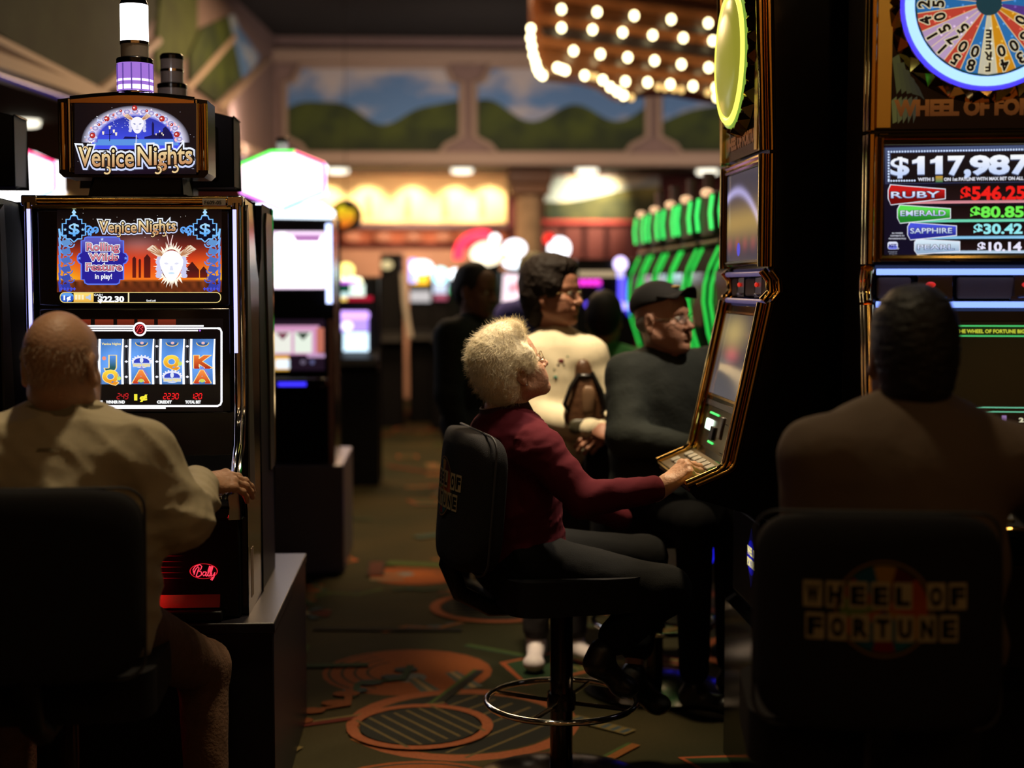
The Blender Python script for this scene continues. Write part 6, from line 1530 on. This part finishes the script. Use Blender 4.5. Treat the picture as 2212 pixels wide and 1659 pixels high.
root, M, o_ = person('standing woman with short dark hair and spectacles in a cream sweatshirt, holding a brown bag', JW, dict(pos=hd, fwd=(.86, -.5, .0), top_name='sweatshirt'), neck_r=.050, skin_m=skin('skin_tan', (.36, .16, .10)), top=SWE, top_r=1.7,
                     trousers=mat('black_slacks', (.012, .008, .008), .9), shoes=mat('white_trainer', (.6, .52, .52), .6), hands=[(pp(1278, 928, YS - .22), pp(1316, 936, YS - .25), V((0, -.8, .6)), dict(side=1, curl=(.6, .6, .4))), (pp(1314, 926, YS - .18), pp(1288, 945, YS - .22), V((.3, -.7, .6)), dict(side=-1, curl=(.6, .6, .4)))],
                     sex='f', hh=.004, hb=.011, top_disp=wrinkle(.007, 14, 11), sleeve=1.12, headk=dict(jaw=.98))
WOM = root
glasses(root, M)
hp = [ell((0, -.028, .056), (.104, .118, .108), k=.02), ell((0, -.066, -.012), (.094, .074, .082), k=.03), ell((0, .03, .108), (.075, .065, .036), k=.03), ell((0, -.066, -.08), (.07, .05, .06), k=.03), ell((0, .132, .010), (.085, .060, .072), k=.02, op='-'), ell((0, .10, -.06), (.13, .074, .08), k=.02, op='-')]
for s in (-1, 1): hp += [ell((s * .074, .020, .03), (.024, .040, .045), k=.02)]
for s in (-1, 1): hp.append(ell((s * .10, .004, -.045), (.030, .024, .040), k=.010, op='-'))
DBR = mat('dark_brown_hair', (.011, .006, .004), .7, spec=.2, bump=.5, bscale=60)
hair_mesh(root, M, hp, DBR, .0045, wrinkle(.007, 46, 21))
bpy.context.view_layer.update()            # small printed marks on the front of the sweatshirt
sw_ = [ch for ch in root.children if ch.name.startswith('sweatshirt')][0]
for px, py, r, cl in ((1212, 780, .013, (.12, .012, .012)), (1206, 788, .006, (.05, .03, .02)), (1218, 788, .005, (.05, .03, .02)), (1200, 815, .008, (.02, .22, .16)), (1226, 770, .004, (.05, .2, .08)), (1197, 798, .004, (.1, .12, .03))):
    a_ = CAM - o_; ok, hit, nrm_, _f = sw_.ray_cast(a_, ray(px, py).normalized())
    if ok: MB().ball((0, 0, 0), (r, r * .7, .003), nu=10, nv=6, M=Matrix.Translation(hit) @ nrm_.to_track_quat('Z', 'Y').to_matrix().to_4x4()).build('printed_mark', mat('mark_%d' % px, cl, .8), sw_)
m = MB(); m.lathe([(.075, -.018), (.078, .004), (.070, .012), (.068, -.018)], 28, M=Matrix.Translation(nk - o_ + V((0, 0, -.01))) @ Matrix.Diagonal((1.05, .95, 1, 1))); m.build('neckband', SWE, root)
# bag
bo = pp(1262, 900, YS - .19)
t = thing('handbag', 'brown patchwork leather handbag held in front of the cream sweatshirt', 'bag', bo)
BR = mat('brown_leather', (.085, .035, .014), .4, spec=.5, var=.5, vscale=14, bump=.3, bscale=60); BD = mat('dark_leather', (.008, .006, .005), .35)
m = MB(); add_sdf(m, [ell((0, 0, .0), (.080, .040, .09), None, k=.03), ell((.004, -.0, .10), (.055, .034, .075), None, k=.04), ell((-.005, 0, .185), (.030, .024, .035), None, k=.03)], .006); m.build('bag_body', BR, t, ang=180)
m = MB(); m.ball((.012, -.03, .06), (.026, .016, .06), e=.6); m.build('side_patch', mat('tan_leather', (.16, .085, .04), .5), t)
m = MB(); m.ball((-.01, -.03, -.035), (.05, .016, .03), e=.6); m.build('lower_patch', mat('olive_leather', (.05, .042, .02), .5), t)
m = MB(); m.tube([(-.05, -.01, .0), (-.078, -.03, .05), (-.055, -.03, .115), (-.02, -.02, .165)], .009, 8); m.tube([(.05, -.01, .0), (.075, -.03, .03), (.06, -.03, .10), (.025, -.02, .17)], .009, 8); m.build('strap', BD, t)
m = MB(); m.ball((.0, -.01, .155), (.034, .026, .014)); m.build('dark_band', BD, t)

# ---------------------------------------------------------------- man in the cap
YC = 5.10
hd = pp(1432, 694, YC); nk = pp(1432, 775, YC + .04); pel = V((nk.x - .02, YC + .06, .72)); 
JC = dict(neck=nk, pelvis=pel, shR=pp(1358, 812, YC - .02), shL=pp(1530, 800, YC + .10), elR=pp(1352, 945, YC - .14), wrR=pp(1478, 968, YC - .20), elL=pp(1580, 930, YC + .0), wrL=pp(1600, 980, YC - .15),
          hipR=pel + V((-.08, -.06, -.02)), hipL=pel + V((.10, .04, -.02)), knR=pp(1500, 1130, YC - .28), knL=pp(1580, 1130, YC - .1), anR=pp(1500, 1340, YC - .26), anL=pp(1580, 1340, YC - .1))
JC['anR'].z = .1; JC['anL'].z = .1; JC['toR'] = JC['anR'] + V((.1, -.06, -.05)); JC['toL'] = JC['anL'] + V((.1, -.06, -.05))
root, M, o_ = person('seated man in a black cap, spectacles and dark green shirt, behind the side-on gold machine', JC, dict(pos=hd, fwd=(.74, -.66, .12), top_name='shirt'), neck_r=.060, skin_m=skin('skin_pink', (.42, .22, .15)), top=mat('dark_green_shirt', (.013, .018, .015), .85, bump=.2, bscale=80), top_r=1.8,
                     trousers=MATS['dark_trousers'], shoes=MATS['black_shoe'], hands=[(pp(1476, 966, YC - .2), pp(1515, 972, YC - .2), V((-.2, -.4, .9)), dict(side=1))], hh=.004, hb=.011, girth=1.15, top_disp=wrinkle(.008, 14, 17), sleeve=1.15, headk=dict(nose=1.1, smile=1, jaw=1.05))
glasses(root, M)
m = MB(); m.lathe([(.072, -.03), (.080, -.006), (.072, .020), (.068, .02), (.074, -.006), (.066, -.03)], 28, M=Matrix.Translation(nk - o_) @ Matrix.Diagonal((1.05, .95, 1, 1))); m.build('collar', MATS['dark_green_shirt'], root)
CAPM = mat('black_cap', (.012, .011, .011), .85)
m = MB(); add_sdf(m, [ell((0, -.020, .064), (.085, .106, .086), None, k=.02), ell((0, -.01, -.012), (.2, .2, .078), axes((1, 0, 0), (0, -.16, 1)), k=.01, op='-')], .0045, 0, M); cp = m.build('cap', CAPM, root, ang=180)
m = MB(); b_ = []
for i in range(13):
    a = -1.15 + 2.3 * i / 12
    for r_, z_ in ((.075, .084), (.150 - .012 * abs(a), .108 - .030 * abs(a) ** 2)): b_.append((r_ * math.sin(a) * (1.05 if r_ < .1 else .52), -.01 + (.096 if r_ < .1 else r_) * math.cos(a * (1 if r_ < .1 else .45)), z_))
m.add(b_, [(2 * i, 2 * i + 1, 2 * i + 3, 2 * i + 2) for i in range(12)], M=M); ob = m.build('cap_peak', CAPM, cp); sd = ob.modifiers.new('thick', 'SOLIDIFY'); sd.thickness = .004
m = MB(); m.ball((-.010, .058, .1175), (.026, .018, .0065), M=M); m.build('cap_emblem', mat('gold_thread', (.5, .3, .06), .6), cp)
m = MB(); add_sdf(m, [ell((0, -.03, .0), (.079, .075, .05), None, k=.02), ell((0, .10, 0), (.12, .095, .1), None, k=.01, op='-')], .005, 0, M); m.build('hair', mat('grey_hair', (.25, .22, .19), .8), root, ang=180)

# ---------------------------------------------------------------- people farther back
def simple_standing(lab, hx, hy, Y, fwd, skin_c, top_c, hair_c, legs=(.01, .01, .012), hs=.1, seated=False, sw=.2, hat=None, hairy=True):
    hd = pp(hx, hy, Y); nk = hd + V((-.02 * fwd[0], -.02 * fwd[1] + .02, -.155)); f = V(fwd).normalized(); r = f.cross(V((0, 0, 1))).normalized()
    pel = V((nk.x, nk.y, nk.z - .50))
    kz = pel.z - .40 if not seated else pel.z - .04
    fk = f * (.4 if seated else 0)
    J = dict(neck=nk, pelvis=pel, shR=nk + r * sw + V((0, 0, -.06)), shL=nk - r * sw + V((0, 0, -.06)), elR=nk + r * (sw + .05) + f * .02 + V((0, 0, -.33)), elL=nk - r * (sw + .05) + f * .02 + V((0, 0, -.33)),
             wrR=nk + r * (sw + .02) + f * (.2 if seated else .08) + V((0, 0, -.5 if seated else -.56)), wrL=nk - r * (sw + .02) + f * (.2 if seated else .08) + V((0, 0, -.5 if seated else -.56)), hipR=pel + r * .09, hipL=pel - r * .09,
             knR=V((pel.x, pel.y, kz)) + r * .1 + fk, knL=V((pel.x, pel.y, kz)) - r * .1 + fk, anR=V((pel.x, pel.y, .09)) + r * .1 + fk, anL=V((pel.x, pel.y, .09)) - r * .1 + fk)
    for s in 'LR': J['to' + s] = J['an' + s] + f * .15 - V((0, 0, .05))
    hn = [(J['wrR'], J['wrR'] + V((0, 0, -.1)) + f * .05, r, dict(side=1)), (J['wrL'], J['wrL'] + V((0, 0, -.1)) + f * .05, -r, dict(side=-1))]
    nm = lab.split()[0]
    root, M, o_ = person(lab, J, dict(pos=hd, fwd=fwd, top_name='shirt'), skin_m=skin('skin_%d%d' % (hx, hy), skin_c), top=mat('top_%d%d' % (hx, hy), top_c, .9), top_r=1.6, trousers=mat('legs_%d%d' % (hx, hy), legs, .9), shoes=MATS['black_shoe'], hands=hn, hh=.006, hb=.014, top_disp=wrinkle(.006, 14, hx), sleeve=1.12)
    if hairy:
        hp = [ell((0, -.022, .044), (.084, .100, .096), k=.02), ell((0, -.054, -.012), (.076, .066, .075), k=.03), ell((0, .13, .0), (.09, .07, .075), k=.02, op='-')]
        for s in (-1, 1): hp.append(ell((s * .10, .004, -.03), (.030, .026, .045), k=.010, op='-'))
        hair_mesh(root, M, hp, mat('hair_%d%d' % (hx, hy), hair_c, .7), .006)
    return root, M, o_
root, M, o_ = simple_standing('person with short black hair in dark clothes, standing in the aisle', 1028, 628, 6.9, (.75, -.5, -.12), (.20, .10, .06), (.008, .012, .010), (.008, .006, .005))
simple_standing('grey-haired person in a blue shirt, standing behind the woman in the cream sweatshirt', 1150, 598, 7.8, (-.3, 1, 0), (.3, .2, .14), (.045, .045, .26), (.26, .25, .15), sw=.14)
simple_standing('dark-haired person in a green top, seated beyond the man in the cap', 1306, 690, 6.75, (.3, 1, -.1), (.3, .16, .1), (.07, .30, .09), (.008, .006, .006), seated=True, sw=.2)
# ================================================================== chairs
def rrect_pts(w_, h_, r, n=5):
    out = []
    for cx, cy, a in ((w_ - r, h_ - r, 0), (-w_ + r, h_ - r, 90), (-w_ + r, -h_ + r, 180), (w_ - r, -h_ + r, 270)):
        out += [(cx + r * math.cos(math.radians(a + t * 90 / n)), cy + r * math.sin(math.radians(a + t * 90 / n))) for t in range(n + 1)]
    return out
def emblem(c, tiles=True):
    """game title set in letter tiles across a coloured wheel"""
    cw = [W(196, 84, 22), W(96, 10, 14), W(190, 140, 44), W(30, 92, 116), W(150, 34, 20), W(120, 150, 50), W(196, 84, 22), W(30, 92, 116), W(140, 14, 20), W(30, 110, 130), W(196, 140, 30), W(200, 90, 20)]
    R = .083
    for i in range(12):
        a = 2 * PI * i / 12 + .25; b = 2 * PI * (i + 1) / 12 + .25
        c.poly([(0, 0), (R * math.cos(a), R * math.sin(a)), (R * math.cos((a + b) / 2), R * math.sin((a + b) / 2)), (R * math.cos(b), R * math.sin(b))], cw[i])
    c.ring(0, 0, R * .94, R, (.02, .05, .02), n=48); c.ring(0, 0, R, R * 1.05, W(150, 110, 60), n=48)
    for row, (txt, x0) in enumerate((('WHEEL OF', -.142), ('FORTUNE', -.138))):
        x = x0; y = .024 if row == 0 else -.034
        for ch in txt:
            if ch == ' ': x += .020; continue
            c.rrect(x, y - .024, x + .033, y + .024, .002, W(205, 186, 140)); c.text(ch, x + .0065, y - .0155, x + .0265, -.032, (.006, .006, .006), off=.055); x += .0395
EMP = mat('embroidered_patch', vcol=True, rough=.85, spec=.15)
def slot_chair(lab, loc, rz, badge=True):
    t = thing('slot_chair', lab, 'chair', (loc[0], loc[1], 0), rz)
    MT = mat('chair_chrome', (.85, .84, .82), .1, 1)
    m = MB(); m.lathe([(.265, 0), (.265, .012), (.20, .028), (.05, .045)], 40); m.build('base', BLACK, t)
    m = MB(); m.lathe([(.034, .03), (.034, .555)], 24); m.build('column', mat('column_dark', (.06, .05, .045), .15, 1), t)
    zr = .258; R = .225
    m = MB(); m.tube([(R * math.cos(2 * PI * i / 56), R * math.sin(2 * PI * i / 56), zr) for i in range(56)], .0095, 10, closed=True); m.build('foot_ring', MT, t)
    m = MB(); m.lathe([(.042, zr - .025), (.044, zr), (.042, zr + .025)], 24); m.build('ring_hub', BLACK, t)
    for k in range(4):
        a = PI / 4 + k * PI / 2 + .1; m = MB(); m.tube([(.04 * math.cos(a), .04 * math.sin(a), zr - .004), (R * math.cos(a), R * math.sin(a), zr - .002)], .0065, 8); m.build('spoke', MT, t)
    m = MB(); m.prism(rrect_pts(.225, .205, .08), 'z', .565, .665); m.build('seat', FABB, t, bevel=.032, seg=3)
    m = MB(); m.prism(rrect_pts(.10, .10, .02), 'z', .545, .57); m.build('seat_plate', BLACK, t)
    A = Matrix.Translation((0, -.31, .885)) @ Matrix.Rotation(-.08, 4, 'X')
    m = MB(); m.ball((0, 0, 0), (.225, .052, .198), e=.36, nu=56, nv=32); m.v = [tuple(A @ V((x, y + .95 * x * x, z))) for x, y, z in m.v]
    b = m.build('backrest', FABB, t, ang=70)
    m = MB(); m.tube([A @ V((x, -.004 + .95 * x * x, z)) for x, z in rrect_pts(.2255, .1985, .045)], .0035, 6, closed=True); m.build('piping', mat('piping_grey', (.02, .018, .02), .7), b)
    m = MB(); m.tube([(0, -.33, .74), (0, -.345, .69), (0, -.31, .60), (0, -.22, .552), (0, -.06, .548)], [.03, .028, .026, .026, .026], 10); m.build('back_bar', BLACKM, t)
    if badge:
        c = Canvas(lambda x, y, l: A @ V((x, -.0524 + l + .95 * x * x, y + .03)), 2e-5); emblem(c); c.c = [tuple(.5 * v for v in q_) for q_ in c.c]; c.build('emblem', EMP, b)  # patch colours halved to carry the shade behind the chair
    return t
slot_chair('black swivel chair with a colourful title patch on its back, under the white-haired woman', (P(1213, 1400, 4.17).x, 4.17), math.radians(-79))
em = P(1912, 1300, 2.47); a = math.radians(-9)
slot_chair('black chair of the dark-haired man, letter-tile patch on its back', (em.x - .365 * math.sin(a), em.y + .365 * math.cos(a)), a)
slot_chair('plain black chair of the bald man', (-.835, 3.22), math.radians(3), badge=False)
slot_chair('black chair under the man in the cap', (P(1415, 1100, 5.16).x, 5.16), math.radians(180), badge=False)
RC = slot_chair('red-backed chair of the person in the green top', (P(1306, 900, 6.75).x, 6.78), 0, badge=False)
for ch in RC.children:
    if ch.name.startswith('backrest'): ch.data.materials[0] = mat('red_vinyl', (.4, .015, .02), .5)
